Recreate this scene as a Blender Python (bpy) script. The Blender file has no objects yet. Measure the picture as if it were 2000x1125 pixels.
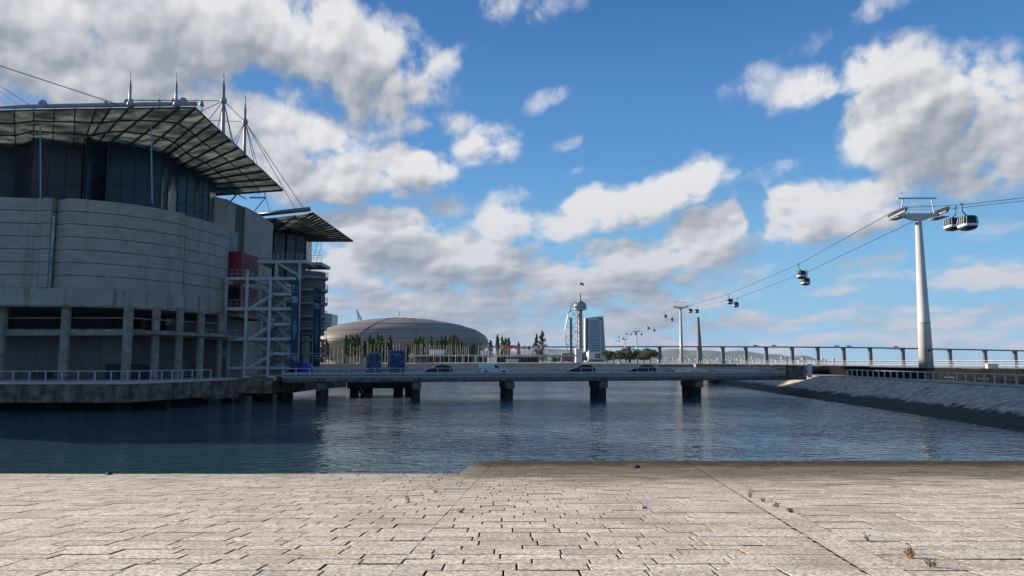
import bpy, math, random
from mathutils import Vector, Matrix, noise as mnoise
random.seed(7)
scene = bpy.context.scene
col = scene.collection

# ------------------------------------------------------------------ camera, world, sun, exposure
F = 1444.0                      # focal length in photograph pixels (2000 wide)
PITCH = math.radians(5.675)
EYE = 5.8                       # eye height above the water (water is z = 0)
cp, sp = math.cos(PITCH), math.sin(PITCH)
cam = bpy.data.cameras.new('camera'); cam_o = bpy.data.objects.new('camera', cam); col.objects.link(cam_o)
cam.sensor_width = 36; cam.lens = 36*F/2000; cam.clip_end = 60000; cam.clip_start = 0.1
cam_o.location = (0, 0, EYE); cam_o.rotation_euler = (math.radians(90)+PITCH, 0, 0)
scene.camera = cam_o

def ray(px, py):
    a = (px-1000)/F; b = (562.5-py)/F
    return Vector((a, cp-b*sp, sp+b*cp))
def P(px, py, d):
    r = ray(px, py); k = d/r.y
    return Vector((r.x*k, d, EYE+r.z*k))
def PZ(px, py, z):
    r = ray(px, py); k = (z-EYE)/r.z
    return Vector((r.x*k, r.y*k, z))

SUN_EL = math.radians(15.5)
SUN_AZ = math.radians(-66.0)     # measured from +Y (view direction) clockwise; negative = left
scene.view_settings.view_transform = 'Standard'; scene.view_settings.look = 'None'
scene.view_settings.gamma = 1; scene.view_settings.exposure = 1.0
sl = bpy.data.lights.new('sun', 'SUN'); so = bpy.data.objects.new('sun', sl); col.objects.link(so)
sl.energy = 5.0; sl.angle = math.radians(0.6); sl.color = (1.0, 0.86, 0.69)
sd = Vector((math.sin(SUN_AZ)*math.cos(SUN_EL), math.cos(SUN_AZ)*math.cos(SUN_EL), math.sin(SUN_EL)))
so.rotation_euler = (-sd).to_track_quat('-Z', 'Y').to_euler(); so.location = sd*400

W = bpy.data.worlds.new('World'); scene.world = W; W.use_nodes = True
wt = W.node_tree; wt.nodes.clear()

def nn(t, typ, **kw):
    n = t.nodes.new(typ)
    for k, v in kw.items(): setattr(n, k, v)
    return n
def mth(t, op, a, b=None, c=None, clamp=False):
    n = t.nodes.new('ShaderNodeMath'); n.operation = op; n.use_clamp = clamp
    for i, v in enumerate((a, b, c)):
        if v is None: continue
        if isinstance(v, (int, float)): n.inputs[i].default_value = v
        else: t.links.new(v, n.inputs[i])
    return n.outputs[0]
def smooth(t, v, lo, hi, a=0.0, b=1.0):
    n = t.nodes.new('ShaderNodeMapRange'); n.interpolation_type = 'SMOOTHSTEP'
    t.links.new(v, n.inputs[0]); n.inputs[1].default_value = lo; n.inputs[2].default_value = hi
    n.inputs[3].default_value = a; n.inputs[4].default_value = b
    return n.outputs[0]
def mixc(t, f, a, b, typ='MIX'):
    n = t.nodes.new('ShaderNodeMix'); n.data_type = 'RGBA'; n.blend_type = typ
    if isinstance(f, (int, float)): n.inputs[0].default_value = f
    else: t.links.new(f, n.inputs[0])
    for i, v in ((6, a), (7, b)):
        if isinstance(v, tuple): n.inputs[i].default_value = (*v, 1) if len(v) == 3 else v
        else: t.links.new(v, n.inputs[i])
    return n.outputs[2]

def azel(px, py):
    r = ray(px, py).normalized()
    return math.atan2(r.x, r.y), math.asin(r.z)

# cloud banks of this sky: centre, half-size (photograph pixels turned into directions), tilt, strength
BANKS = [
 (100,60,340,110,0,1.15),(430,55,300,90,12,1.2),(690,120,170,100,20,1.0),(855,122,100,30,-18,.62),
 (250,165,330,70,0,.95),(560,265,140,60,10,.95),(625,338,170,50,6,1.1),(800,318,95,42,4,1.1),
 (705,215,120,46,10,.75),(845,238,90,26,-10,.66),(945,278,78,50,0,.78),(742,440,100,52,-6,1.1),
 (1000,442,80,36,0,.95),(1190,405,150,46,-12,1.0),(1325,366,112,44,-14,1.0),(865,402,42,26,20,.62),(985,395,100,24,-18,.52),
 (1392,440,80,42,-14,.95),(1240,500,190,40,0,1.05),(880,500,190,46,2,1.1),(1010,545,420,42,0,1.0),
 (800,590,330,40,0,.95),(1260,572,220,36,0,.85),(690,535,120,52,0,1.0),(1610,415,112,60,-8,1.1),(1700,375,90,36,-24,.85),
 (1660,505,115,40,10,.6),(1652,148,108,42,-16,.9),(1465,170,75,32,10,.5),(1700,24,130,30,-22,.5),
 (1805,222,135,84,-10,1.12),(1930,262,130,80,0,1.05),(1870,335,120,36,0,.7),(1495,348,60,28,0,.58),(1960,525,120,28,-5,.85),
 (1820,535,80,18,0,.55),(1630,577,65,13,0,.6),(1560,628,95,13,0,.78),(1450,618,56,14,0,.7),
 (1740,578,60,10,0,.5),(1860,606,150,10,0,.66),(1900,640,210,22,0,.75),(1500,670,760,15,0,.9),
 (1072,194,80,20,-26,.48),(1108,270,36,14,-15,.42),(1005,10,110,44,0,.6),(1790,392,70,20,0,.5),
 (860,648,420,26,0,.95),(1250,628,170,26,0,.8),(1110,336,46,12,-20,.4),(1950,440,60,16,-10,.42),
 (1660,545,80,18,0,.5),(1380,590,80,20,0,.55)]
HOLES = [(530,135,80,44,8,.5),(630,195,90,30,15,.55),(640,392,50,14,0,.5),(1478,410,34,60,0,.6),(1560,330,60,24,-10,.4),(1200,330,120,30,-16,.4)]

g = bpy.data.node_groups.new('cloud_banks', 'ShaderNodeTree')
g.interface.new_socket('Vector', in_out='INPUT', socket_type='NodeSocketVector')
g.interface.new_socket('Density', in_out='OUTPUT', socket_type='NodeSocketFloat')
gi = g.nodes.new('NodeGroupInput'); go = g.nodes.new('NodeGroupOutput')
sep = nn(g, 'ShaderNodeSeparateXYZ'); g.links.new(gi.outputs[0], sep.inputs[0])
# base away from this view: loose scattered cloud
bn = nn(g, 'ShaderNodeTexNoise'); bn.inputs['Scale'].default_value = 2.6; bn.inputs['Detail'].default_value = 1
g.links.new(gi.outputs[0], bn.inputs['Vector'])
away = mth(g, 'MAXIMUM', smooth(g, mth(g, 'ABSOLUTE', sep.outputs[0]), .62, .85), smooth(g, sep.outputs[1], .5, .68))
run = mth(g, 'MULTIPLY_ADD', mth(g, 'MULTIPLY_ADD', bn.outputs[0], 5.0, -1.9), away, -.75)
def bank_node(b):
    cx, cy, rx, ry, rot, s = b
    a, e = azel(cx, cy); c_, s_ = math.cos(math.radians(rot)), math.sin(math.radians(rot)); rx /= F; ry /= F
    st_ = nn(g, 'ShaderNodeCombineXYZ'); g.links.new(sep.outputs[0], st_.inputs[0]); g.links.new(sep.outputs[1], st_.inputs[1]); g.links.new(run, st_.inputs[2])
    v = nn(g, 'ShaderNodeVectorMath', operation='SUBTRACT'); g.links.new(st_.outputs[0], v.inputs[0]); v.inputs[1].default_value = (a, e, 0)
    d1 = nn(g, 'ShaderNodeVectorMath', operation='DOT_PRODUCT'); g.links.new(v.outputs[0], d1.inputs[0]); d1.inputs[1].default_value = (c_/rx, -s_/rx, 0)
    d2 = nn(g, 'ShaderNodeVectorMath', operation='DOT_PRODUCT'); g.links.new(v.outputs[0], d2.inputs[0]); d2.inputs[1].default_value = (s_/ry, c_/ry, 0)
    q = mth(g, 'MULTIPLY', d1.outputs['Value'], d1.outputs['Value']); q = mth(g, 'MULTIPLY_ADD', d2.outputs['Value'], d2.outputs['Value'], q)
    return mth(g, 'MULTIPLY_ADD', q, -s*.66, s*1.5-.50)
for b in BANKS:
    run = mth(g, 'SMOOTH_MAX', run, bank_node(b), .12)
for b in HOLES:
    run = mth(g, 'SUBTRACT', run, mth(g, 'MAXIMUM', mth(g, 'MULTIPLY', bank_node(b), 1.6), 0.0))
g.links.new(mth(g, 'MAXIMUM', run, -1.1), go.inputs[0])

tc = nn(wt, 'ShaderNodeTexCoord')
sx = nn(wt, 'ShaderNodeSeparateXYZ'); wt.links.new(tc.outputs['Generated'], sx.inputs[0])
az = mth(wt, 'ARCTAN2', sx.outputs[0], sx.outputs[1]); el = mth(wt, 'ARCSINE', sx.outputs[2])
ae = nn(wt, 'ShaderNodeCombineXYZ'); wt.links.new(az, ae.inputs[0]); wt.links.new(el, ae.inputs[1])
# billow warp of the bank outlines
wn = nn(wt, 'ShaderNodeTexNoise'); wn.inputs['Scale'].default_value = 10; wn.inputs['Detail'].default_value = 4
wt.links.new(ae.outputs[0], wn.inputs['Vector'])
wv = nn(wt, 'ShaderNodeVectorMath', operation='MULTIPLY_ADD')
wt.links.new(wn.outputs['Color'], wv.inputs[0]); wv.inputs[1].default_value = (.10, .055, 0); wt.links.new(ae.outputs[0], wv.inputs[2])
wv2 = nn(wt, 'ShaderNodeVectorMath', operation='SUBTRACT'); wt.links.new(wv.outputs[0], wv2.inputs[0]); wv2.inputs[1].default_value = (.05, .0275, 0)
def banks(off):
    gn = wt.nodes.new('ShaderNodeGroup'); gn.node_tree = g
    a = nn(wt, 'ShaderNodeVectorMath', operation='ADD'); wt.links.new(wv2.outputs[0], a.inputs[0]); a.inputs[1].default_value = (*off, 0)
    wt.links.new(a.outputs[0], gn.inputs[0]); return gn.outputs[0]
# fine structure: flatter and finer towards the horizon
vs = mth(wt, 'MULTIPLY', mth(wt, 'LOGARITHM', mth(wt, 'ADD', mth(wt, 'MAXIMUM', el, 0.0), .10), math.e), .42)
cmb = nn(wt, 'ShaderNodeCombineXYZ'); wt.links.new(az, cmb.inputs[0]); wt.links.new(vs, cmb.inputs[1])
def fine(off, det):
    a = nn(wt, 'ShaderNodeVectorMath', operation='ADD'); wt.links.new(cmb.outputs[0], a.inputs[0]); a.inputs[1].default_value = (*off, 0)
    f1 = nn(wt, 'ShaderNodeTexNoise'); f1.inputs['Scale'].default_value = 11; f1.inputs['Detail'].default_value = det; f1.inputs['Roughness'].default_value = .63
    f1.inputs['Distortion'].default_value = .1; wt.links.new(a.outputs[0], f1.inputs['Vector'])
    return mth(wt, 'MULTIPLY_ADD', f1.outputs[0], 2.3, -1.22)
B0 = banks((0, 0)); B2 = banks((-.030, .042))
F0 = fine((0, 0), 10); F1 = fine((-.008, .014), 5); F2 = fine((-.030, .040), 2)
# cauliflower lobes on the thicker cloud
wmix = nn(wt, 'ShaderNodeVectorMath', operation='MULTIPLY_ADD'); wt.links.new(wn.outputs['Color'], wmix.inputs[0]); wmix.inputs[1].default_value = (.03, .03, 0); wt.links.new(cmb.outputs[0], wmix.inputs[2])
def lobes(off):
    a = nn(wt, 'ShaderNodeVectorMath', operation='ADD'); wt.links.new(wmix.outputs[0], a.inputs[0]); a.inputs[1].default_value = (*off, 0)
    vo = nn(wt, 'ShaderNodeTexVoronoi', voronoi_dimensions='2D', feature='F1'); vo.inputs['Scale'].default_value = 19; vo.inputs['Detail'].default_value = 1.5; vo.inputs['Roughness'].default_value = .6
    wt.links.new(a.outputs[0], vo.inputs['Vector'])
    return mth(wt, 'SUBTRACT', .42, vo.outputs['Distance'])
L0 = lobes((0, 0)); L1 = lobes((-.006, .008))
body = smooth(wt, B0, -.1, .8)
D0 = mth(wt, 'ADD', mth(wt, 'ADD', B0, F0), mth(wt, 'MULTIPLY', mth(wt, 'MULTIPLY', L0, .6), body))
cover = mth(wt, 'MULTIPLY', smooth(wt, D0, -.12, .48), smooth(wt, B0, -.35, .6, .35, 1.0))
thick = smooth(wt, mth(wt, 'MULTIPLY_ADD', F2, .8, B2), -.15, 1.35)
edge = mth(wt, 'ADD', mth(wt, 'MULTIPLY', mth(wt, 'SUBTRACT', F0, F1), .50), mth(wt, 'MULTIPLY', mth(wt, 'SUBTRACT', B0, B2), .30))
edge = mth(wt, 'ADD', edge, mth(wt, 'MULTIPLY', mth(wt, 'MULTIPLY', mth(wt, 'SUBTRACT', L0, L1), .55), body))
lit = mth(wt, 'ADD', mth(wt, 'SUBTRACT', .95, mth(wt, 'MULTIPLY', thick, .78)), edge, clamp=True)
low = smooth(wt, el, .0, .28)
CS = 1/(.05*2)
bright = mixc(wt, low, tuple(x*CS for x in (.56,.565,.63)), tuple(x*CS for x in (.82,.815,.82)))
grey = mixc(wt, low, tuple(x*CS for x in (.27,.31,.39)), tuple(x*CS for x in (.32,.35,.40)))
cc = mixc(wt, lit, grey, bright)
sky = nn(wt, 'ShaderNodeTexSky', sky_type='NISHITA'); sky.sun_disc = False
sky.sun_elevation = SUN_EL; sky.sun_rotation = SUN_AZ; sky.altitude = 10; sky.air_density = 1.0; sky.dust_density = .3; sky.ozone_density = 3
ramp = nn(wt, 'ShaderNodeValToRGB'); er = ramp.color_ramp
cols = [(0.0,(.34,.58,.80)),(.20,(.22,.52,.82)),(.45,(.10,.32,.69)),(.75,(.048,.19,.50)),(1.0,(.03,.13,.38))]
er.elements[0].position = 0; er.elements[0].color = (*cols[0][1], 1); er.elements[1].position = 1; er.elements[1].color = (*cols[-1][1], 1)
for p_, c_ in cols[1:-1]: e_ = er.elements.new(p_); e_.color = (*c_, 1)
wt.links.new(mth(wt, 'MULTIPLY', el, 1/.6), ramp.inputs[0])
rs = nn(wt, 'ShaderNodeVectorMath', operation='SCALE'); wt.links.new(ramp.outputs[0], rs.inputs[0]); rs.inputs['Scale'].default_value = CS
skyc = mixc(wt, .85, sky.outputs[0], rs.outputs[0])
final = mixc(wt, mth(wt, 'MULTIPLY', cover, .97), skyc, cc)
bg = nn(wt, 'ShaderNodeBackground'); bg.inputs[1].default_value = .05; wt.links.new(final, bg.inputs[0])
wo = nn(wt, 'ShaderNodeOutputWorld'); wt.links.new(bg.outputs[0], wo.inputs[0])
W.cycles.sampling_method = 'MANUAL'; W.cycles.sample_map_resolution = 256

# ------------------------------------------------------------------ materials
def mat(name, c, rough=.75, metal=0, var=.18, scale=1.5, bump=0, c2=None, streak=0, spec=.35, grain=0):
    m = bpy.data.materials.new(name); m.use_nodes = True; t = m.node_tree
    b = t.nodes['Principled BSDF']; b.inputs['Roughness'].default_value = rough; b.inputs['Metallic'].default_value = metal
    b.inputs['Specular IOR Level'].default_value = spec
    co = nn(t, 'ShaderNodeTexCoord')
    n = nn(t, 'ShaderNodeTexNoise'); n.inputs['Scale'].default_value = scale; n.inputs['Detail'].default_value = 7; n.inputs['Roughness'].default_value = .62
    t.links.new(co.outputs['Object'], n.inputs['Vector'])
    dk = tuple(x*(1-var*1.6) for x in c); lt = tuple(min(1, x*(1+var)) for x in c)
    colr = mixc(t, smooth(t, n.outputs[0], .3, .7), dk, lt)
    if streak:
        mp = nn(t, 'ShaderNodeMapping'); mp.inputs['Scale'].default_value = (1.1, 1.1, .07); t.links.new(co.outputs['Object'], mp.inputs[0])
        n2 = nn(t, 'ShaderNodeTexNoise'); n2.inputs['Scale'].default_value = 1.6; n2.inputs['Detail'].default_value = 6; t.links.new(mp.outputs[0], n2.inputs['Vector'])
        colr = mixc(t, mth(t, 'MULTIPLY', smooth(t, n2.outputs[0], .5, .72), streak), colr, c2 or tuple(x*.3 for x in c))
    if grain:
        n3 = nn(t, 'ShaderNodeTexNoise'); n3.inputs['Scale'].default_value = 40; n3.inputs['Detail'].default_value = 3; t.links.new(co.outputs['Object'], n3.inputs['Vector'])
        colr = mixc(t, mth(t, 'MULTIPLY', smooth(t, n3.outputs[0], .5, .62), grain), colr, tuple(x*.4 for x in c))
    t.links.new(colr, b.inputs['Base Color'])
    if bump:
        bp = nn(t, 'ShaderNodeBump'); bp.inputs['Strength'].default_value = bump; bp.inputs['Distance'].default_value = .1
        t.links.new(n.outputs[0], bp.inputs['Height']); t.links.new(bp.outputs[0], b.inputs['Normal'])
    return m

M = {}
M['panel'] = None
def panel_mat(name, c, bw, bh, stain=.5):
    """cast-stone wall: fine block courses, blotches and dark run-off stains"""
    m = bpy.data.materials.new(name); m.use_nodes = True; t = m.node_tree; b = t.nodes['Principled BSDF']
    b.inputs['Roughness'].default_value = .85; b.inputs['Specular IOR Level'].default_value = .25
    co = nn(t, 'ShaderNodeTexCoord'); s = nn(t, 'ShaderNodeSeparateXYZ'); t.links.new(co.outputs['Object'], s.inputs[0])
    uu = mth(t, 'ADD', s.outputs[0], mth(t, 'MULTIPLY', s.outputs[1], .8)); cb = nn(t, 'ShaderNodeCombineXYZ')
    t.links.new(uu, cb.inputs[0]); t.links.new(s.outputs[2], cb.inputs[1])
    br = nn(t, 'ShaderNodeTexBrick'); t.links.new(cb.outputs[0], br.inputs['Vector'])
    br.inputs['Scale'].default_value = 1; br.inputs['Brick Width'].default_value = bw; br.inputs['Row Height'].default_value = bh
    br.inputs['Mortar Size'].default_value = .02; br.inputs['Mortar Smooth'].default_value = .4
    br.inputs['Color1'].default_value = (*[x*.93 for x in c], 1); br.inputs['Color2'].default_value = (*[x*1.07 for x in c], 1)
    br.inputs['Mortar'].default_value = (*[x*.70 for x in c], 1); br.inputs['Bias'].default_value = 0
    n = nn(t, 'ShaderNodeTexNoise'); n.inputs['Scale'].default_value = .45; n.inputs['Detail'].default_value = 8; n.inputs['Roughness'].default_value = .65
    t.links.new(co.outputs['Object'], n.inputs['Vector'])
    c1 = mixc(t, mth(t, 'MULTIPLY', smooth(t, n.outputs[0], .42, .66), .38), br.outputs[0], tuple(x*.62 for x in c))
    mp = nn(t, 'ShaderNodeMapping'); mp.inputs['Scale'].default_value = (1, 1, .08); t.links.new(co.outputs['Object'], mp.inputs[0])
    n2 = nn(t, 'ShaderNodeTexNoise'); n2.inputs['Scale'].default_value = 1.2; n2.inputs['Detail'].default_value = 6; t.links.new(mp.outputs[0], n2.inputs['Vector'])
    c2 = mixc(t, mth(t, 'MULTIPLY', smooth(t, n2.outputs[0], .52, .72), stain), c1, tuple(x*.4 for x in c))
    t.links.new(c2, b.inputs['Base Color'])
    bp = nn(t, 'ShaderNodeBump'); bp.inputs['Strength'].default_value = .5; bp.inputs['Distance'].default_value = .05
    t.links.new(mth(t, 'ADD', n.outputs[0], mth(t, 'MULTIPLY', br.outputs['Fac'], -.6)), bp.inputs['Height']); t.links.new(bp.outputs[0], b.inputs['Normal'])
    return m
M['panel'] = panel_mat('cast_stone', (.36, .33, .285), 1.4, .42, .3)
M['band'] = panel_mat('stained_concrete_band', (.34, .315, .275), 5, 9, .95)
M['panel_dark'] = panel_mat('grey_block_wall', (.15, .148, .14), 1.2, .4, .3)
M['platform'] = mat('weathered_platform_concrete', (.17, .14, .10), .9, var=.45, scale=.8, bump=.6, streak=.7, c2=(.04, .035, .03))
M['concrete'] = mat('bare_concrete', (.25, .235, .20), .88, var=.22, scale=1.2, bump=.4, streak=.45)
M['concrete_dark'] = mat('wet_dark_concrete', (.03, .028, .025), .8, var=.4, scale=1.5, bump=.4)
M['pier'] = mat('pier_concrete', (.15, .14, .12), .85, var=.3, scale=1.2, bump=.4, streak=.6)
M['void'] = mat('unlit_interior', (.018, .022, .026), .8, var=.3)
M['white_steel'] = mat('white_painted_steel', (.42, .43, .42), .5, var=.1, scale=3, streak=.15)
M['rail'] = mat('galvanised_rail', (.27, .29, .31), .5, metal=.2, var=.12, scale=4)
M['dark_steel'] = mat('dark_steel', (.035, .042, .045), .5, metal=.4, var=.2, scale=4)
M['pylon'] = mat('pylon_paint', (.50, .50, .49), .45, var=.06, scale=.6, streak=.18, c2=(.38, .37, .35))
M['grey_steel'] = mat('grey_machinery', (.22, .23, .24), .5, metal=.5, var=.2, scale=5)
M['tyre'] = mat('rubber', (.02, .02, .021), .8, var=.2)
M['rim'] = mat('alloy_rim', (.35, .36, .37), .35, metal=.8, var=.1)
M['red'] = mat('dark_red_cladding', (.22, .012, .03), .5, var=.14, scale=.6)
M['red_pale'] = mat('weathered_red_cladding', (.17, .025, .04), .6, var=.2, scale=.5)
M['banner'] = mat('blue_banner_cloth', (.020, .052, .10), .7, var=.25, scale=.25)
M['banner_light'] = mat('banner_print', (.28, .42, .52), .7, var=.1)
M['banner_cyan'] = mat('banner_cyan_print', (.05, .2, .32), .7, var=.4, scale=.8)
M['cable'] = mat('steel_cable', (.07, .075, .08), .5, metal=.5, var=.1)
M['beige'] = mat('pale_beige_stone', (.40, .35, .28), .9, var=.16, scale=.25, bump=.2)
M['asphalt'] = mat('asphalt', (.03, .03, .031), .9, var=.2, scale=.8)
M['white'] = mat('white_plaster', (.62, .61, .58), .8, var=.08, scale=.5, streak=.12)
M['teal_glass'] = mat('teal_glass_block', (.03, .12, .14), .25, var=.25, scale=.2, spec=.6)
M['pole'] = mat('pole_white', (.5, .49, .46), .6, var=.06)
M['bark'] = mat('bark', (.11, .08, .055), .9, var=.3, scale=3)
M['black_paint'] = mat('black_car_paint', (.010, .012, .015), .3, var=.05, spec=.3)
M['white_paint'] = mat('white_van_paint', (.62, .63, .64), .3, var=.04, spec=.5)
M['car_glass'] = mat('car_glass', (.02, .028, .035), .12, var=.1, spec=.4)
M['lamp_red'] = mat('tail_light', (.35, .02, .02), .3, var=.1)
M['lamp_white'] = mat('head_light', (.7, .7, .68), .2, var=.05)
M['blue_box'] = mat('blue_truck_body', (.012, .05, .16), .5, var=.5, scale=1.3, c2=(.02, .16, .24), streak=.25)
M['teal_box'] = mat('teal_truck_body', (.012, .07, .12), .5, var=.6, scale=1.6)
M['ink'] = mat('dark_print', (.012, .02, .035), .6, var=.3)
M['orange'] = mat('orange_red_cloth', (.55, .10, .04), .8, var=.15)
M['kiosk_blue'] = mat('royal_blue_shell', (.012, .05, .28), .4, var=.2)
M['bridge_rail'] = mat('bridge_rail_paint', (.42, .44, .45), .5, var=.12, scale=3)
M['rock_dark'] = mat('algae_stone', (.045, .042, .035), .8, var=.5, scale=1.2, bump=.8)

def leaf_mat(name, c, c2):
    m = bpy.data.materials.new(name); m.use_nodes = True; t = m.node_tree; b = t.nodes['Principled BSDF']
    b.inputs['Roughness'].default_value = .75
    gm = nn(t, 'ShaderNodeNewGeometry')
    t.links.new(mixc(t, gm.outputs['Random Per Island'], c, c2), b.inputs['Base Color'])
    return m
M['leaf'] = leaf_mat('poplar_leaves', (.035, .06, .016), (.12, .16, .035))
M['leaf_dark'] = leaf_mat('cypress_leaves', (.018, .035, .014), (.05, .075, .025))
M['pine'] = leaf_mat('pine_needles', (.035, .055, .015), (.13, .14, .035))

def glass_mat(name, c, rough=.12):
    m = mat(name, c, rough, var=.35, scale=.35, spec=.3); return m
M['glass'] = glass_mat('dark_blue_glazing', (.006, .022, .036), .2)
M['glass_grey'] = glass_mat('grey_glazing', (.012, .018, .024), .25)
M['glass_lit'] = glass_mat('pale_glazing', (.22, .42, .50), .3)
M['car_dark'] = M['ink']

# translucent canopy glass, dusty
m = bpy.data.materials.new('dusty_canopy_glass'); m.use_nodes = True; t = m.node_tree
b = t.nodes['Principled BSDF']; b.inputs['Roughness'].default_value = .35
co = nn(t, 'ShaderNodeTexCoord'); n = nn(t, 'ShaderNodeTexNoise'); n.inputs['Scale'].default_value = .5; n.inputs['Detail'].default_value = 8; n.inputs['Roughness'].default_value = .65
mp = nn(t, 'ShaderNodeMapping'); mp.inputs['Scale'].default_value = (.6, 1.3, 1); t.links.new(co.outputs['Object'], mp.inputs[0]); t.links.new(mp.outputs[0], n.inputs['Vector'])
gc = mixc(t, smooth(t, n.outputs[0], .36, .64), (.22, .25, .235), (.60, .64, .58))
gm = nn(t, 'ShaderNodeNewGeometry')
gc = mixc(t, mth(t, 'MULTIPLY', gm.outputs['Random Per Island'], .45), gc, (.12, .14, .12))
t.links.new(gc, b.inputs['Base Color'])
tr = nn(t, 'ShaderNodeBsdfTranslucent'); t.links.new(gc, tr.inputs[0])
mx = nn(t, 'ShaderNodeMixShader'); mx.inputs[0].default_value = .62
t.links.new(b.outputs[0], mx.inputs[1]); t.links.new(tr.outputs[0], mx.inputs[2]); t.links.new(mx.outputs[0], t.nodes['Material Output'].inputs[0])
M['canopy'] = m

# ------------------------------------------------------------------ mesh helpers
ORD = ['first','second','third','fourth','fifth','sixth','seventh','eighth','ninth','tenth','eleventh','twelfth','thirteenth','fourteenth','fifteenth','sixteenth','seventeenth','eighteenth','nineteenth','twentieth']
ORD += ['twenty-'+q for q in ORD[:9]]+['thirtieth']+['thirty-'+q for q in ORD[:9]]+['fortieth']+['forty-'+q for q in ORD[:9]]+['fiftieth']+['fifty-'+q for q in ORD[:9]]
def tag(o, label=None, cat=None, group=None, kind=None):
    if label: o['label'] = label
    if cat: o['category'] = cat
    if group: o['group'] = group
    if kind: o['kind'] = kind
    return o
def empty(name, loc, rz=0, label=None, cat=None, group=None):
    o = bpy.data.objects.new(name, None); col.objects.link(o); o.location = loc; o.rotation_euler = (0, 0, rz)
    o.empty_display_size = .3
    return tag(o, label, cat, group)
def rootloc(p):
    while p.parent: p = p.parent
    return Vector(p.location)
class MB:
    def __init__(s): s.v = []; s.f = []; s.mi = []; s.m = 0
    def mat(s, i): s.m = i; return s
    def add(s, vs, fs):
        k = len(s.v); s.v += [Vector(v) for v in vs]
        for f in fs: s.f.append([i+k for i in f]); s.mi.append(s.m)
        return s
    def hexa(s, lo, hi):       # two rings of 4, lower then upper (ccw seen from above)
        return s.add(list(lo)+list(hi), [(3,2,1,0),(4,5,6,7),(0,1,5,4),(1,2,6,5),(2,3,7,6),(3,0,4,7)])
    def box(s, x0, x1, y0, y1, z0, z1):
        return s.hexa([(x0,y0,z0),(x1,y0,z0),(x1,y1,z0),(x0,y1,z0)], [(x0,y0,z1),(x1,y0,z1),(x1,y1,z1),(x0,y1,z1)])
    def bar(s, a, b, w, h=None):   # rectangular bar between two points
        a, b = Vector(a), Vector(b); h = h or w; d = (b-a)
        if d.length < 1e-6: return s
        d.normalize(); up = Vector((0,0,1)) if abs(d.z) < .95 else Vector((0,1,0))
        r = d.cross(up).normalized()*w/2; u = r.cross(d).normalized()*h/2
        return s.hexa([a-r-u, a+r-u, b+r-u, b-r-u], [a-r+u, a+r+u, b+r+u, b-r+u])
    def tube(s, a, b, r0, r1=None, n=8, caps=True):
        a, b = Vector(a), Vector(b); r1 = r0 if r1 is None else r1; d = (b-a)
        if d.length < 1e-6: return s
        d.normalize(); up = Vector((0,0,1)) if abs(d.z) < .95 else Vector((0,1,0))
        x = d.cross(up).normalized(); y = x.cross(d)
        vs = [a+(x*math.cos(q)+y*math.sin(q))*r0 for q in [2*math.pi*i/n for i in range(n)]]
        vs += [b+(x*math.cos(q)+y*math.sin(q))*r1 for q in [2*math.pi*i/n for i in range(n)]]
        fs = [(i, (i+1) % n, n+(i+1) % n, n+i) for i in range(n)]
        if caps: fs += [tuple(range(n-1, -1, -1)), tuple(range(n, 2*n))]
        return s.add(vs, fs)
    def path(s, pts, r, n=6):
        for a, b in zip(pts[:-1], pts[1:]): s.tube(a, b, r, n=n)
        return s
    def lathe(s, c, prof, n=24, sx=1, sy=1):   # prof = [(r,z)...] bottom to top
        c = Vector(c); k = len(prof); vs = []
        for r, z in prof:
            for i in range(n):
                q = 2*math.pi*i/n; vs.append(c+Vector((r*sx*math.cos(q), r*sy*math.sin(q), z)))
        fs = [(j*n+i, j*n+(i+1) % n, (j+1)*n+(i+1) % n, (j+1)*n+i) for j in range(k-1) for i in range(n)]
        fs += [tuple(range(n-1, -1, -1)), tuple(range((k-1)*n, k*n))]
        return s.add(vs, fs)
    def prism(s, poly, z0, z1):   # poly = [(x,y)] ccw
        n = len(poly); A = sum(poly[i][0]*poly[(i+1) % n][1]-poly[(i+1) % n][0]*poly[i][1] for i in range(n))
        if A < 0: poly = poly[::-1]
        vs = [(p[0], p[1], z0) for p in poly]+[(p[0], p[1], z1) for p in poly]
        return s.add(vs, [tuple(range(n-1, -1, -1)), tuple(range(n, 2*n))]+[(i, (i+1) % n, n+(i+1) % n, n+i) for i in range(n)])
    def extr(s, prof, a, b):     # profile [(u,z)] in the local X-Z plane extruded along Y a..b
        n = len(prof); vs = [(p[0], a, p[1]) for p in prof]+[(p[0], b, p[1]) for p in prof]
        return s.add(vs, [tuple(range(n)), tuple(range(2*n-1, n-1, -1))]+[((i+1) % n, i, n+i, n+(i+1) % n) for i in range(n)])
    def wall(s, pts, z0, z1, t=.3):  # wall along a plan polyline, thickness behind (away from camera side = left normal)
        for a, b in zip(pts[:-1], pts[1:]):
            a, b = Vector((a[0], a[1], 0)), Vector((b[0], b[1], 0)); d = (b-a).normalized(); n = Vector((-d.y, d.x, 0))*t
            s.hexa([a+Vector((0,0,z0)), b+Vector((0,0,z0)), b+n+Vector((0,0,z0)), a+n+Vector((0,0,z0))],
                   [a+Vector((0,0,z1)), b+Vector((0,0,z1)), b+n+Vector((0,0,z1)), a+n+Vector((0,0,z1))])
        return s
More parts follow.
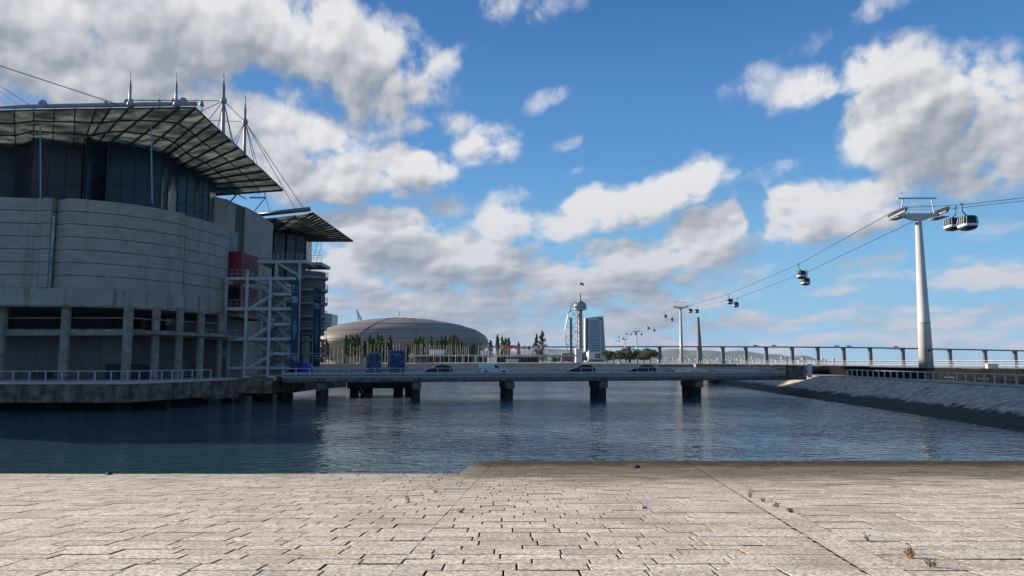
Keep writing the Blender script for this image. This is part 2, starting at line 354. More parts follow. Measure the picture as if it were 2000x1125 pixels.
    def build(s, name, mats, parent=None, smooth=False, origin=None):
        if not isinstance(mats, (list, tuple)): mats = [mats]
        off = rootloc(parent) if parent else (Vector(origin) if origin is not None else None)
        if off is None:
            xs = [v.x for v in s.v]; ys = [v.y for v in s.v]; zs = [v.z for v in s.v]
            off = Vector(((min(xs)+max(xs))/2, (min(ys)+max(ys))/2, min(zs)))
        me = bpy.data.meshes.new(name); me.from_pydata([tuple(v-off) for v in s.v], [], s.f)
        for m_ in mats: me.materials.append(m_)
        if len(mats) > 1: me.polygons.foreach_set('material_index', s.mi)
        if smooth: me.polygons.foreach_set('use_smooth', [True]*len(s.f))
        me.update(); o = bpy.data.objects.new(name, me); col.objects.link(o)
        if parent: o.parent = parent
        else: o.location = off
        return o
def copy_tree(o, parent=None):
    c = o.copy(); col.objects.link(c); c.parent = parent
    for ch in list(o.children): copy_tree(ch, c)
    return c
def place(o, loc, rz=0):
    o.location = loc; o.rotation_euler = (0, 0, rz); return o

# ------------------------------------------------------------------ water
wm = bpy.data.materials.new('water'); wm.use_nodes = True; t = wm.node_tree; b = t.nodes['Principled BSDF']
b.inputs['Base Color'].default_value = (.026, .070, .090, 1); b.inputs['Roughness'].default_value = .02; b.inputs['IOR'].default_value = 1.33
b.inputs['Specular IOR Level'].default_value = .5
co = nn(t, 'ShaderNodeTexCoord')
hs = []
for sc, sy, wgt, det in ((.16, 1.2, .55, 2), (.75, 1.5, .62, 2.5), (2.3, 1.4, .16, 2)):
    mp = nn(t, 'ShaderNodeMapping'); mp.inputs['Scale'].default_value = (sc, sc*sy, 1); mp.inputs['Rotation'].default_value = (0, 0, .25+sc*.1)
    t.links.new(co.outputs['Object'], mp.inputs[0])
    n = nn(t, 'ShaderNodeTexNoise'); n.inputs['Scale'].default_value = 1; n.inputs['Detail'].default_value = det; n.inputs['Distortion'].default_value = .6
    t.links.new(mp.outputs[0], n.inputs['Vector']); hs.append(mth(t, 'MULTIPLY', n.outputs[0], wgt))
h = mth(t, 'ADD', mth(t, 'ADD', hs[0], hs[1]), hs[2])
big = nn(t, 'ShaderNodeTexNoise'); big.inputs['Scale'].default_value = .035; big.inputs['Detail'].default_value = 2; t.links.new(co.outputs['Object'], big.inputs['Vector'])
h = mth(t, 'MULTIPLY', h, smooth(t, big.outputs[0], .38, .62, .45, 1.25))
bp = nn(t, 'ShaderNodeBump'); bp.inputs['Strength'].default_value = .62; bp.inputs['Distance'].default_value = .55
t.links.new(h, bp.inputs['Height']); t.links.new(bp.outputs[0], b.inputs['Normal'])
w = MB(); w.add([(-9000, -60, 0), (14000, -60, 0), (14000, 24000, 0), (-9000, 24000, 0)], [(0,1,2,3)])
tag(w.build('water', wm, origin=(0,0,0)), kind='structure')
w = MB(); w.add([(-9000, -60, -9), (14000, -60, -9), (14000, 24000, -9), (-9000, 24000, -9)], [(0,1,2,3)])
tag(w.build('riverbed', M['concrete_dark'], origin=(0,0,-9)), kind='structure')

# ------------------------------------------------------------------ sloping stone pavement in the foreground
SL = .085; H0 = 2.04
def ramp_z(y): return EYE-H0-SL*y
pm = bpy.data.materials.new('rough_granite_setts'); pm.use_nodes = True; t = pm.node_tree; b = t.nodes['Principled BSDF']
b.inputs['Roughness'].default_value = .85; b.inputs['Specular IOR Level'].default_value = .2
co = nn(t, 'ShaderNodeTexCoord'); s = nn(t, 'ShaderNodeSeparateXYZ'); t.links.new(co.outputs['Object'], s.inputs[0])
gm = nn(t, 'ShaderNodeNewGeometry')
def tn(sc, det, rg=.6, vec=None, dist=0):
    n = nn(t, 'ShaderNodeTexNoise'); n.inputs['Scale'].default_value = sc; n.inputs['Detail'].default_value = det; n.inputs['Roughness'].default_value = rg
    n.inputs['Distortion'].default_value = dist
    t.links.new(vec or co.outputs['Object'], n.inputs['Vector']); return n.outputs[0]
c0 = mixc(t, gm.outputs['Random Per Island'], (.66, .575, .465), (.88, .80, .665))
pits = smooth(t, tn(13, 4, .85), .49, .57)
c1 = mixc(t, mth(t, 'MULTIPLY', pits, .72), c0, (.20, .165, .13))
pn = tn(.5, 6)
c2 = mixc(t, mth(t, 'MULTIPLY', smooth(t, pn, .45, .70), .42), c1, (.27, .23, .19))
blot = smooth(t, tn(1.7, 5, .6, dist=1.2), .63, .72)
c3 = mixc(t, mth(t, 'MULTIPLY', blot, .45), c2, (.11, .095, .08))
# tide line: algae below a wavering height
tl = mth(t, 'ADD', s.outputs[2], mth(t, 'MULTIPLY', tn(.35, 6, .7), 1.1))
mp = nn(t, 'ShaderNodeMapping'); mp.inputs['Scale'].default_value = (.25, 1.6, 1); t.links.new(co.outputs['Object'], mp.inputs[0])
tl2 = mth(t, 'ADD', tl, mth(t, 'MULTIPLY', tn(1.0, 6, .7, mp.outputs[0]), .9))
xm = smooth(t, mth(t, 'ADD', s.outputs[0], mth(t, 'MULTIPLY', s.outputs[1], .0)), -6, -1)
wet = mth(t, 'MULTIPLY', smooth(t, tl2, 2.0, 2.7, 1.0, 0.0), smooth(t, s.outputs[0], -5, -1, .25, 1.0))
c4 = mixc(t, mth(t, 'MULTIPLY', wet, .85), c3, (.12, .095, .065))
deep = mth(t, 'MULTIPLY', smooth(t, tl2, 1.35, 1.75, 1.0, 0.0), smooth(t, s.outputs[0], -5, -1, .0, 1.0))
c5 = mixc(t, mth(t, 'MULTIPLY', deep, .92), c4, (.045, .032, .018))
t.links.new(c5, b.inputs['Base Color'])
bp = nn(t, 'ShaderNodeBump'); bp.inputs['Strength'].default_value = .8; bp.inputs['Distance'].default_value = .012
t.links.new(mth(t, 'ADD', mth(t, 'MULTIPLY', tn(28, 3, .7), .8), mth(t, 'MULTIPLY', pits, -.8)), bp.inputs['Height']); t.links.new(bp.outputs[0], b.inputs['Normal'])
M['setts'] = pm
jm = mat('earth_and_joint_shade', (.035, .027, .02), .95, var=.3, scale=6)

EDGE_L = PZ(500, 926, 0); 
YL = H0/(.1482-SL)          # left part ends here with a small drop to the water
YR = (EYE-H0)/SL+3          # right part runs on under the water
def seam_x(y): return -1.9+.02*y+.0            # left seam of the paving
def strip_x(y): return 5.0+(y-11)*.155       # smooth slab strip on the right
def dev(y): return Vector((0, 0, 0))
pv = MB(); rnd = random.Random(3)
def block(x0, x1, y0, y1, dz, tl=0, tr=0):
    x0 += tl or .015; x1 -= tr or .015; y0 += .005; y1 -= .006
    if x1-x0 < .08: return
    c = .006
    k0 = rnd.uniform(-.004, .004); k1 = rnd.uniform(-.004, .004)
    zt = lambda x, y: ramp_z(y)+dz+(k0 if x < (x0+x1)/2 else k1)
    lo = [(x0, y0), (x1, y0), (x1, y1), (x0, y1)]; hi = [(x0+c, y0+c), (x1-c, y0+c), (x1-c, y1-c), (x0+c, y1-c)]
    vs = [(x, y, ramp_z(y)-.12) for x, y in lo]+[(x, y, zt(x, y)-c*.8) for x, y in lo]+[(x, y, zt(x, y)) for x, y in hi]
    fs = [(0,1,5,4), (1,2,6,5), (2,3,7,6), (3,0,4,7), (4,5,9,8), (5,6,10,9), (6,7,11,10), (7,4,8,11), (8,9,10,11)]
    pv.mat(1).add(vs[:8], fs[:4]); pv.mat(0).add(vs[4:], [(4,5,6,7)]+[(0,1,5,4),(1,2,6,5),(2,3,7,6),(3,0,4,7)])  # sides take the dark joint colour, painted shade against sunlit slivers
y = 2.0; row = 0
while y < YR:
    hgt = .5*rnd.choice((.82, .95, 1, 1.08, 1.2)); y1 = y+hgt; ym = (y+y1)/2
    xl = -48 if y1 <= YL else seam_x(ym)-1.05+.55*0
    x = xl+(0 if y1 > YL else -rnd.random()); xr = strip_x(ym)
    sx_ = seam_x(ym)
    stops = []
    if y1 <= YL:
        while x < sx_-.3:
            w_ = rnd.uniform(.85, 1.15); x2 = min(x+w_, sx_); 
            if sx_-x2 < .35: x2 = sx_
            block(x, x2, y, y1, rnd.uniform(-.005, .005), 0, .004 if x2 == sx_ else 0); x = x2
    else:
        block(x, sx_, y, y1, 0); x = sx_
    x = sx_; first = rnd.uniform(.3, 1.05)
    while x < xr-.02:
        x2 = x+(first if x == sx_ else rnd.uniform(.86, 1.1)); 
        if xr-x2 < .3: x2 = xr
        block(x, min(x2, xr), y, y1, rnd.uniform(-.006, .006), .004 if x == sx_ else 0, .003 if x2 >= xr else 0); x = min(x2, xr)
    # rows right of the strip run on a little skewed
    x = xr+.62; first = rnd.uniform(.3, 1.0); xe = 48
    while x < xe:
        x2 = x+rnd.uniform(.9, 1.2); block(x, x2, y, y1, rnd.uniform(-.007, .007)-.004); x = x2
    y = y1; row += 1
y = 2.0
while y < YR:          # the smooth strip
    y2 = y+rnd.uniform(1.7, 2.1); a0, a1 = strip_x(y+.0)+.01, strip_x(y2)+.01
    n_ = 4
    vs = []
    for i in range(n_+1):
        yy = y+.01+(y2-y-.02)*i/n_; vs += [(strip_x(yy)+.006, yy, ramp_z(yy)+.012), (strip_x(yy)+.60, yy, ramp_z(yy)+.012)]
    pv.mat(0).add(vs, [(2*i, 2*i+1, 2*i+3, 2*i+2) for i in range(n_)]); y = y2
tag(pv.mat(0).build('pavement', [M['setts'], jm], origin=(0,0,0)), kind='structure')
bed = MB()
def bedpoly(x0, x1, y0, y1): bed.hexa([(x0,y0,-1.5),(x1,y0,-1.5),(x1,y1,-1.5),(x0,y1,-1.5)], [(x0,y0,ramp_z(y0)-.09),(x1,y0,ramp_z(y0)-.09),(x1,y1,ramp_z(y1)-.09),(x0,y1,ramp_z(y1)-.09)])
bedpoly(-60, -1.55, -12, YL-.02); bedpoly(-1.55, 60, -12, YL-.02)
bed.hexa([(-2.1+0.0,YL-.02,-1.5),(60,YL-.02,-1.5),(60,YR,-1.5),(-1.9,YR,-1.5)], [(-2.1,YL-.02,ramp_z(YL)-.05),(60,YL-.02,ramp_z(YL)-.05),(60,YR,ramp_z(YR)-.05),(-1.9,YR,ramp_z(YR)-.05)])
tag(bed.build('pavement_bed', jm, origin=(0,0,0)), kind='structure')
# small weeds growing from the strip joint, loose stones
def weed(px, py, hh, label, n=9, rust=False):
    r = ray(px, py); k = (-H0)/(r.z+SL*r.y); base = Vector((r.x*k, r.y*k, EYE+r.z*k))
    rd = random.Random(px); w = MB()
    for i in range(n):
        a = rd.uniform(0, 6.28); h_ = hh*rd.uniform(.45, 1); l = h_*rd.uniform(.2, .6); wd = .008
        p0 = base+Vector((rd.uniform(-.04,.04), rd.uniform(-.04,.04), -.02)); p1 = p0+Vector((math.cos(a)*l*.4, math.sin(a)*l*.4, h_*.6)); p2 = p0+Vector((math.cos(a)*l, math.sin(a)*l, h_))
        w.tube(p0, p1, wd, wd*.8, n=4).tube(p1, p2, wd*.8, .002, n=4)
        for q in range(3):
            lp = p0.lerp(p2, rd.uniform(.3, 1)); dx = Vector((rd.uniform(-.05,.05), rd.uniform(-.05,.05), rd.uniform(0,.04)))
            w.add([lp, lp+dx+Vector((.012,0,0)), lp+dx*1.6, lp+dx-Vector((.012,0,.004))], [(0,1,2,3)])
    o = w.build('weed', M['weed_dry'] if rust else M['weed'], origin=base)
    tag(o, label, 'weed', 'weeds in the paving joints'); return o
M['weed'] = leaf_mat('weed_green', (.07, .08, .02), (.16, .15, .05))
M['weed_dry'] = leaf_mat('weed_straw', (.25, .13, .05), (.35, .24, .10))
for px, py, hh, lb, n, ru in ((1463,972,.38,'tall thin weed at the upper end of the smooth slab strip',7,False),(1491,981,.12,'low weed tuft just below the tall weed on the slab strip',9,False),
        (1517,991,.16,'small weed clump midway between two tufts along the slab strip edge',9,False),(1545,1002,.14,'flat spreading weed where the strip edge nears the stained stones',12,False),
        (1694,1056,.2,'twin stemmed weed on the strip edge above the straw coloured clump',6,False),(1778,1089,.2,'straw coloured grass clump, largest weed by the slab strip',16,True),
        (1820,1108,.14,'dark little weed nearest the camera on the strip edge',8,False),(799,982,.22,'single upright weed in the left paving seam',4,False),
        (851,963,.12,'reddish low weed farther up the left paving seam',9,True),(901,1001,.08,'tiny weed tuft between the middle setts',8,False)):
    weed(px, py, hh, lb, n, ru)
def stone(px, py, r_, label, mt, cat='stone'):
    r = ray(px, py); k = (-H0)/(r.z+SL*r.y); c = Vector((r.x*k, r.y*k, EYE+r.z*k))
    rd = random.Random(px); w = MB(); n = 8
    w.lathe(c, [(r_*.7, -.01), (r_*1.1, r_*.25), (r_*.8, r_*.6), (r_*.25, r_*.75)], n)
    for v in w.v: v += Vector((rd.uniform(-1,1), rd.uniform(-1,1), 0))*r_*.18
    tag(w.build('loose_stone', mt, origin=c), label, cat)
stone(1257, 993, .09, 'small pale loose stone on the middle of the paving', M['beige'])
stone(213, 927, .16, 'small dark lump sitting on the left waterside edge', M['ink'])
stone(1243, 914, .2, 'dark weed covered lump on the algae band', M['rock_dark'])

# ------------------------------------------------------------------ aquarium building
WT = EYE+20.8; B_T = EYE+9.25; B_B = EYE+7.05; DECK = EYE-2.34
def plan(pts, z): return [PZ(x, y, z) for x, y in pts]
left_top = plan([(-150,383),(0,384),(88,387.3)], WT)
left_top[0] = Vector((-118, left_top[1].y, WT))
pil = plan([(88,386.5),(104,387.5)], WT)
right_top = plan([(113,390),(137,386.5),(175,389.5),(213,393),(240,396),(267,399.5),(300,405),(332,411),(363,417)], WT)
right2 = plan([(364,421),(400,430),(440,442)], WT-.15)
aq = empty('aquarium_building', (-60, 100, DECK), label='large grey stone building with dark glazed upper storey and wide ribbed glass canopies', cat='building')
def courses(name, pts, z1, z0, n, t_=.5, mt=None):
    w = MB(); step = (z1-z0)/n
    for i in range(n): w.wall(pts, z0+i*step+.045, z0+(i+1)*step-.045, t_)
    inn = []
    o = w.build(name, mt or M['panel'], aq)
    k = MB(); back = []
    for i, p in enumerate(pts):
        a = Vector(pts[max(i-1,0)]); c = Vector(pts[min(i+1,len(pts)-1)]); d = (c-a); d.z = 0; d.normalize(); back.append(Vector(p)+Vector((-d.y, d.x, 0))*.12)
    k.wall(back, z0, z1-.1, .2); k.build('joint', M['void'], o)
    return o
courses('stone_wall', left_top, WT, B_T, 7)
pl = [pil[0]+Vector((0,-.25,0)), pil[1]+Vector((0,-.25,0)), pil[1]+Vector((.0,3,0))]
courses('pilaster', pl, WT+.05, B_T, 7)
courses('stone_wall', [right_top[0]+Vector((0,1.5,0))]+right_top, WT, B_T, 7)
courses('stone_wall', right2+[right2[-1]+Vector((-.5, 3, 0))], WT-.15, B_T, 7)
# slot window in the notch
ng0 = pil[1]+Vector((0,.1,0)); ng1 = right_top[0]+Vector((.1,-.5,0))
w = MB(); w.wall([ng0, ng1], B_T+.4, WT-2.3, .1); slot = w.build('slot_window', M['glass_lit'], aq)
zz = WT-2.3
for i in range(7): w = MB(); w.wall([ng0+Vector((0,-.06,0)), ng1+Vector((0,-.06,0))], zz-.12, zz+.04, .05); zz -= 1.65; w.build('transom', M['white_steel'], slot)
w = MB(); w.wall([ng0+Vector((0,-.1,0)), ng1+Vector((0,-.1,0))], B_T-.1, B_T+1.2, .4); w.build('sill_block', M['band'], aq)
# stained band below
full = [left_top[0], left_top[1], left_top[2], pil[1]]+right_top[1:]+right2
bandpts = []
for i, p in enumerate(full):
    a = Vector(full[max(i-1,0)]); c = Vector(full[min(i+1,len(full)-1)]); d = (c-a); d.z = 0; d.normalize(); bandpts.append(Vector(p)-Vector((-d.y, d.x, 0))*.22)
w = MB(); w.wall(bandpts, B_B, B_T, .9); w.build('band', M['band'], aq)
w = MB(); w.wall([p+Vector((0,-.12,0)) for p in bandpts], B_B-.16, B_B+.1, .5); w.build('drip_edge', M['concrete'], aq)
# soffit over the terrace, deep floor slab
w = MB(); w.prism([(p.x+.3, p.y+.5) for p in bandpts]+[(-41, 128), (-118, 128)], B_B-.1, B_B+.4); w.build('soffit', M['concrete'], aq)
# roof slab
# glazed storey
GT = EYE+29.6; GB = WT-1.0
gl = [[(-80,284),(0,283),(57,291)], [(64,272),(163,284.5)], [(169,272.5),(211,283.5)], [(213,276),(317,299.5)], [(318,301),(331,306)], [(331,316),(384,337)], [(385,341),(410,350)]]
gmats = [M['glass_grey'], M['glass_grey'], M['glass'], M['glass'], M['glass'], M['glass'], M['glass']]
endp = None
for i, (seg, gm_) in enumerate(zip(gl, gmats)):
    pts = plan(seg, GT); w = MB()
    if i == 0: pts[0] = Vector((-118, pts[1].y, GT))
    back = pts[-1]+Vector((-.6, 4.0, 0)); fb = pts[0]+Vector((0, 4.0, 0))
    w.wall([fb]+pts+[back] if i else pts+[back], GB, GT+.5, .12); sec = w.build('glazed_wall', gm_, aq)
    w = MB()
    for a, b_ in zip(pts[:-1], pts[1:]):
        L = (b_-a).length; n_ = max(1, round(L/2.0))
        d = (b_-a).normalized(); nrm = Vector((d.y, -d.x, 0))*.05
        for k in range(n_+1):
            q = a.lerp(b_, k/n_)+nrm; w.bar((q.x, q.y, GB), (q.x, q.y, GT+.4), .07 if k % 2 else .12)
        for zf in (.18, .42, .68, .97):
            z_ = GB+(GT-GB)*zf; w.bar((a.x+nrm.x, a.y+nrm.y, z_), (b_.x+nrm.x, b_.y+nrm.y, z_), .09)
        w.bar((a.x+nrm.x*3, a.y+nrm.y*3, GT-.1), (b_.x+nrm.x*3, b_.y+nrm.y*3, GT-.1), .35, .5)
    w.build('mullion', M['dark_steel'], sec)
# slender pale posts before the glazing
for px, y0, y1 in ((80,270,387),(297,298,402)):
    w = MB(); a = P(px, y1, 91.5); w.tube((a.x, a.y, WT-1), (a.x-.4, a.y-.4, GT), .09, n=8); w.build('post', M['rail'], aq)
# canopies
def canopy(outer, inner, Zo, Zi, rows, extra=.5):
    O = [PZ(x, y, Zo) for x, y in outer]; I = [PZ(x, y, Zi) for x, y in inner]; n = len(O)
    w = MB()
    for k in range(n-1):
        for r in range(rows):
            a0, a1 = r/rows, (r+1)/rows
            q = [O[k].lerp(I[k], a0), O[k+1].lerp(I[k+1], a0), O[k+1].lerp(I[k+1], a1), O[k].lerp(I[k], a1)]
            if (q[0]-q[2]).length < .1: continue
            up = Vector((0,0,.04)); cen = sum(q, Vector())/4; q = [cen+(v-cen)*.985 for v in q]
            w.hexa([q[3], q[2], q[1], q[0]], [q[3]+up, q[2]+up, q[1]+up, q[0]+up])
    can = w.build('canopy', M['canopy'], aq)
    w = MB(); dn = Vector((0,0,-.16))
    for k in range(n): w.bar(O[k]+dn, I[k]+dn, .12, .34)
    for r in range(rows+1):
        for k in range(n-1): w.bar(O[k].lerp(I[k], r/rows)+dn*.6, O[k+1].lerp(I[k+1], r/rows)+dn*.6, .09, .18)
    w.build('rib', M['dark_steel'], can)
    if rows == 3:
        cl0 = None; loc = rootloc(can)
        for r in range(1, rows):
            for k in range(n):
                q = O[k].lerp(I[k], r/rows)+Vector((0,0,-.36))-loc
                if cl0 is None:
                    w = MB(); w.box(loc.x-.09, loc.x+.09, loc.y-.09, loc.y+.09, loc.z-.1, loc.z); cl0 = o_ = w.build('clamp', M['white'], can)
                else: o_ = cl0.copy(); col.objects.link(o_)
                o_.location = q
    return can, O, I
outer = [(-130,218),(-60,217),(-15,216),(28,215),(66,214),(106,213),(147,212),(187,212),(215,211),(250,211),(300,210),(350,209),(382,209),(400,226),(414,240),(430,254),(449,271),(466,287),(481,302),(498,318),(515,333),(530,348),(542,359),(553,370)]
inner = [(-90,284),(-50,284),(-10,284),(30,285),(66,273),(103,278),(143,282),(161,285),(165,286),(190,278),(215,276),(250,283),(285,291),(312,299),(322,304),(332,316),(350,323),(368,330),(384,338),(389,344),(398,350),(409,358),(410,369),(411,380)]
can1, O1, I1 = canopy(outer, inner, EYE+31.0, EYE+29.6, 3)
# roof behind the canopy
w = MB(); w.prism([(p.x, p.y+.2) for p in I1]+[(-60, 128), (-118, 128)], GT+.3, GT+.6); w.build('roof', M['panel_dark'], aq)
# edge pipe and round end plates
w = MB(); pa = P(-130, 211, O1[1].y+.2); pb = P(384, 202.5, O1[12].y+.2)
w.tube(pa, pb, .27, n=12); pipe = w.build('edge_pipe', M['rail'], aq, smooth=True)
for px, rr in ((88,.5),(211,.2),(253,.45),(345,.42),(360,.5)):
    f_ = (px+130)/514; c = pa.lerp(pb, f_)+Vector((0,0,.2)); w = MB(); w.tube(c+Vector((0,-.35,0)), c+Vector((0,-.15,0)), rr, n=20); w.build('end_plate', M['rail'], pipe)
for k in range(1, 13): w = MB(); w.bar(O1[k], O1[k]+Vector((0,.15,.55)), .1); w.build('bracket', M['rail'], pipe)
# second canopy and its glazing at the far corner
out2 = [(465,436),(500,429),(540,425),(580,420),(612,415)]; inn2 = [(465,447),(495,447),(515,448),(535,449),(550,452)]
for k in range(1, 15):
    f_ = k/14; out2.append((612+78*f_, 415+55*f_)); inn2.append((550+50*min(1,f_*1.0), 452+18*f_))
can2, O2, I2 = canopy(out2, inn2, EYE+31.0, EYE+29.6, 4)
w = MB(); a = P(470, 423, O2[1].y); b_ = P(604, 408.5, O2[4].y); w.tube(a, b_, .5, n=12); w.build('edge_pipe', M['grey_steel'], aq, smooth=True)
g2 = plan([(480,446),(535,449),(560,454),(598,462)], GT); w = MB(); w.wall(g2+[g2[-1]+Vector((-1,9,0))], EYE+17.5, GT, .15); sec = w.build('glazed_wall', M['glass_grey'], aq)
w = MB()
for a, b_ in zip(g2[:-1], g2[1:]):
    n_ = max(1, round((b_-a).length/3.2))
    for k in range(n_+1):
        q = a.lerp(b_, k/n_)+Vector((0,-.12,0)); w.bar((q.x,q.y,EYE+17.5), (q.x,q.y,GT), .28)
        if k < n_:
            q2 = a.lerp(b_, (k+1)/n_)+Vector((0,-.12,0))
            for s_ in range(3):
                z0_ = EYE+17.5+s_*3.6; w.bar((q.x,q.y,z0_+3.6), (q2.x,q2.y,z0_+3.6), .16)
                if s_ < 2: w.bar((q.x,q.y,z0_), (q2.x,q2.y,z0_+3.6), .09)
w.build('mullion', M['dark_steel'], sec)
w = MB(); w.prism([(p.x, p.y+.2) for p in I2]+[(-75, 205), (-95, 170)], GT+.3, GT+.6); w.build('roof', M['panel_dark'], aq)
# service tower between the two corners
def facade(name, a, b_, d0, d1, zt, zb, mt, thick=6):
    p = P(a, 500, d0); q = P(b_, 500, d1); w = MB()
    w.wall([p, q, q+Vector((-.5, thick, 0))], zb, zt, .4); return w.build(name, mt, aq)
facade('tower_wall', 405, 441, 121, 124, EYE+27.5, DECK, M['panel'])
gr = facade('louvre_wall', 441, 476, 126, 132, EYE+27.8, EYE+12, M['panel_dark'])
w = MB(); p = P(441, 500, 126); q = P(476, 500, 132)
for k in range(60):
    z_ = EYE+12.2+k*.26
    if z_ < EYE+27.6: w.bar((p.x, p.y-.12, z_), (q.x, q.y-.12, z_), .1, .09)
w.build('louvre', M['dark_steel'], gr)
facade('tower_wall', 476, 495.5, 131.5, 136, EYE+27.8, DECK, M['panel'], 12)
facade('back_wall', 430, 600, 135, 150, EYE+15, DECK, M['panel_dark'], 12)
w = MB(); a = P(443, 470, 124.6); b_ = P(463, 470, 125.6); w.wall([a, b_], P(443,491,124.6).z, P(443,453,124.6).z, .1); gg = w.build('window', M['glass_lit'], aq)
w = MB()
for k in range(5):
    q = a.lerp(b_, k/4)+Vector((0,-.08,0)); w.bar((q.x,q.y,P(443,491,124.6).z), (q.x,q.y,P(443,453,124.6).z), .16)
w.build('window_frame', M['white_steel'], gg)
# gangly props beyond canopy corner
w = MB(); w.tube(P(488,386,140), P(519,386,140), .16).tube(P(519,386,140), P(497,412,140), .1).tube(P(519,386,140), P(515,372,140), .1).tube(P(519,386,140), P(528,416,146), .05, n=5).tube(P(515,372,140), P(508,330,138), .04, n=5)
w.build('outrigger', M['rail'], aq)
w = MB(); w.tube(P(440,405,123), P(463,379,123), .14).tube(P(463,379,123), P(480,388,127), .1); w.build('outrigger', M['rail'], aq)
# masts and stays
for px, yt, ys, yb, d, r_ in ((255,142,158,205,87,.13),(311,183,190,206,122,.1),(345,142,158,205,87,.13),(394,182,200,262,132,.1),(437,143,160,300,112,.24),(479,186,205,330,126,.22)):
    w = MB(); w.tube(P(px-2,yb+6,d), P(px,ys+6,d), r_*1.35, r_, n=10).tube(P(px,ys+6,d), P(px,yt,d), r_*.55, r_*.3, n=8)
    if px in (437, 479):
        q = P(px, 197 if px == 437 else 238, d); w.lathe(q-Vector((0,0,.5)), [(r_, 0), (.5, .35), (.45, .7), (r_, 1.1)], 10)
    else: w.lathe(P(px,205,d)-Vector((0,0,.2)), [(.45, 0), (.35, .5), (.16, 1.0)], 10)
    w.build('mast', M['rail'], aq, smooth=True)
m1 = P(437,197,112); m2 = P(479,238,126)
w = MB(); CR = .055
for a, b_ in ((P(256,196,87), P(345,196,87)), (P(345,196,87), m1), (m1, m2), (P(405,235,132), m2), (m1, P(388,219,105)), (m1, P(406,236,108)), (m1, P(421,268,110)), (m1, P(455,276,112)),
              (m1, P(452,272,118)), (m2, P(455,278,118)), (m2, P(461,282,118)), (m2, P(496,316,126)), (m2, P(502,320,126)), (m2, P(577,408,150)), (m2, P(593,407,150)), (P(0,118,92)-Vector((22,0,-6.6)), P(230,204,88)),
              (P(-20,155,92), P(62,208,88)), (P(-20,164,95), P(38,208,88)), (P(-6,190,95), P(10,209,88))):
    w = MB(); w.tube(a, b_, CR, n=5); w.build('stay_cable', M['cable'], aq)
for px in (606,621,630): w = MB(); w.tube(P(px,470,176), P(px-9,506,172), .05, n=5); w.build('stay_cable', M['cable'], aq)
w = MB(); w.prism([(-117.5,101),(-56,100),(-52.5,102),(-51,108),(-51.3,120),(-55,127.5),(-117.5,127.5)], GB, GT+.28); w.build('light_stop_core', M['void'], aq)  # dark filler added behind the glazing to stop sun leaking through
w = MB(); w.prism([(-118,128.2),(-60,128.2),(-62,165),(-78,205),(-118,205)], 0, EYE+34); w.build('central_block', M['panel_dark'], aq)  # hidden main mass of the building, heightened to shade the embankment
w = MB(); w.prism([(-118,215),(-85,215),(-90,292),(-118,292)], 0, EYE+44); w.build('unseen_sun_blocker', M['panel_dark'], aq)  # unseen block added to keep sun off the far embankment and bridge
# terrace storey: columns, beams, back wall
cols = [(-118+14, 94), (-80, 94)]
for px, d, wd in ((-4,94,1.1),(120,93.6,1.15),(243,93,1.15),(298,97,1.05),(345,100,1.0),(387,104,1.0),(425,109,.9)):
    p = P(px, 680, d); w = MB(); w.lathe((p.x, p.y+.6, DECK), [(wd/2, 0), (wd/2, B_B-DECK+.1)], 20); w.build('column', M['concrete'], aq, smooth=False)
BM = EYE+3.75
bl = [P(-160,650,95), P(120,650,94.4), P(243,650,93.9), P(298,650,97.8), P(345,650,100.9), P(387,650,104.8), P(436,650,110)]
w = MB(); w.wall([Vector((-118, 95, 0))]+bl[1:], BM-.45, BM+.35, .5); w.build('beam', M['concrete'], aq)
w = MB(); w.wall([Vector((p.x, p.y+.3, 0)) for p in ([Vector((-118, 95, 0))]+bl[1:])], BM+1.75, BM+1.85, .1); w.build('upper_rail', M['rail'], aq)
backp = [Vector((-118, 99.5, 0)), P(197,680,99.5), P(199,680,98.4), P(250,680,98.6), P(300,680,104), P(348,680,108), P(372,680,112)]
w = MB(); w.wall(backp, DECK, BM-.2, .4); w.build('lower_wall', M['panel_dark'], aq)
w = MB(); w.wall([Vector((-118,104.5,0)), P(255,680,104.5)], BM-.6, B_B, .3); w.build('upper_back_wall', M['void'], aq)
w = MB(); w.prism([(-118,95.2),(-46,95.2),(-40,112),(-42,125),(-118,125)], BM-.25, BM+.1); w.build('gallery_floor', M['concrete'], aq)
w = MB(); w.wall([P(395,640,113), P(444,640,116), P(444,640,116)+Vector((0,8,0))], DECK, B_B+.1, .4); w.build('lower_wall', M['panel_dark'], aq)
# bright opening shards seen through the gallery
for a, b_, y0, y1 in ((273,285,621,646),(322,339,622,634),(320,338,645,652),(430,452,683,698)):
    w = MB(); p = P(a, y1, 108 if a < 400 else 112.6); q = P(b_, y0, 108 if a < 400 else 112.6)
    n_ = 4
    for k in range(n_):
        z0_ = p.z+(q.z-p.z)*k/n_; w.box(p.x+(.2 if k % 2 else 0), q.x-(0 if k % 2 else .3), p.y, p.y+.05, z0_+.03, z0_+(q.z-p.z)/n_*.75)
    w.build('window', M['glass_lit'], aq)

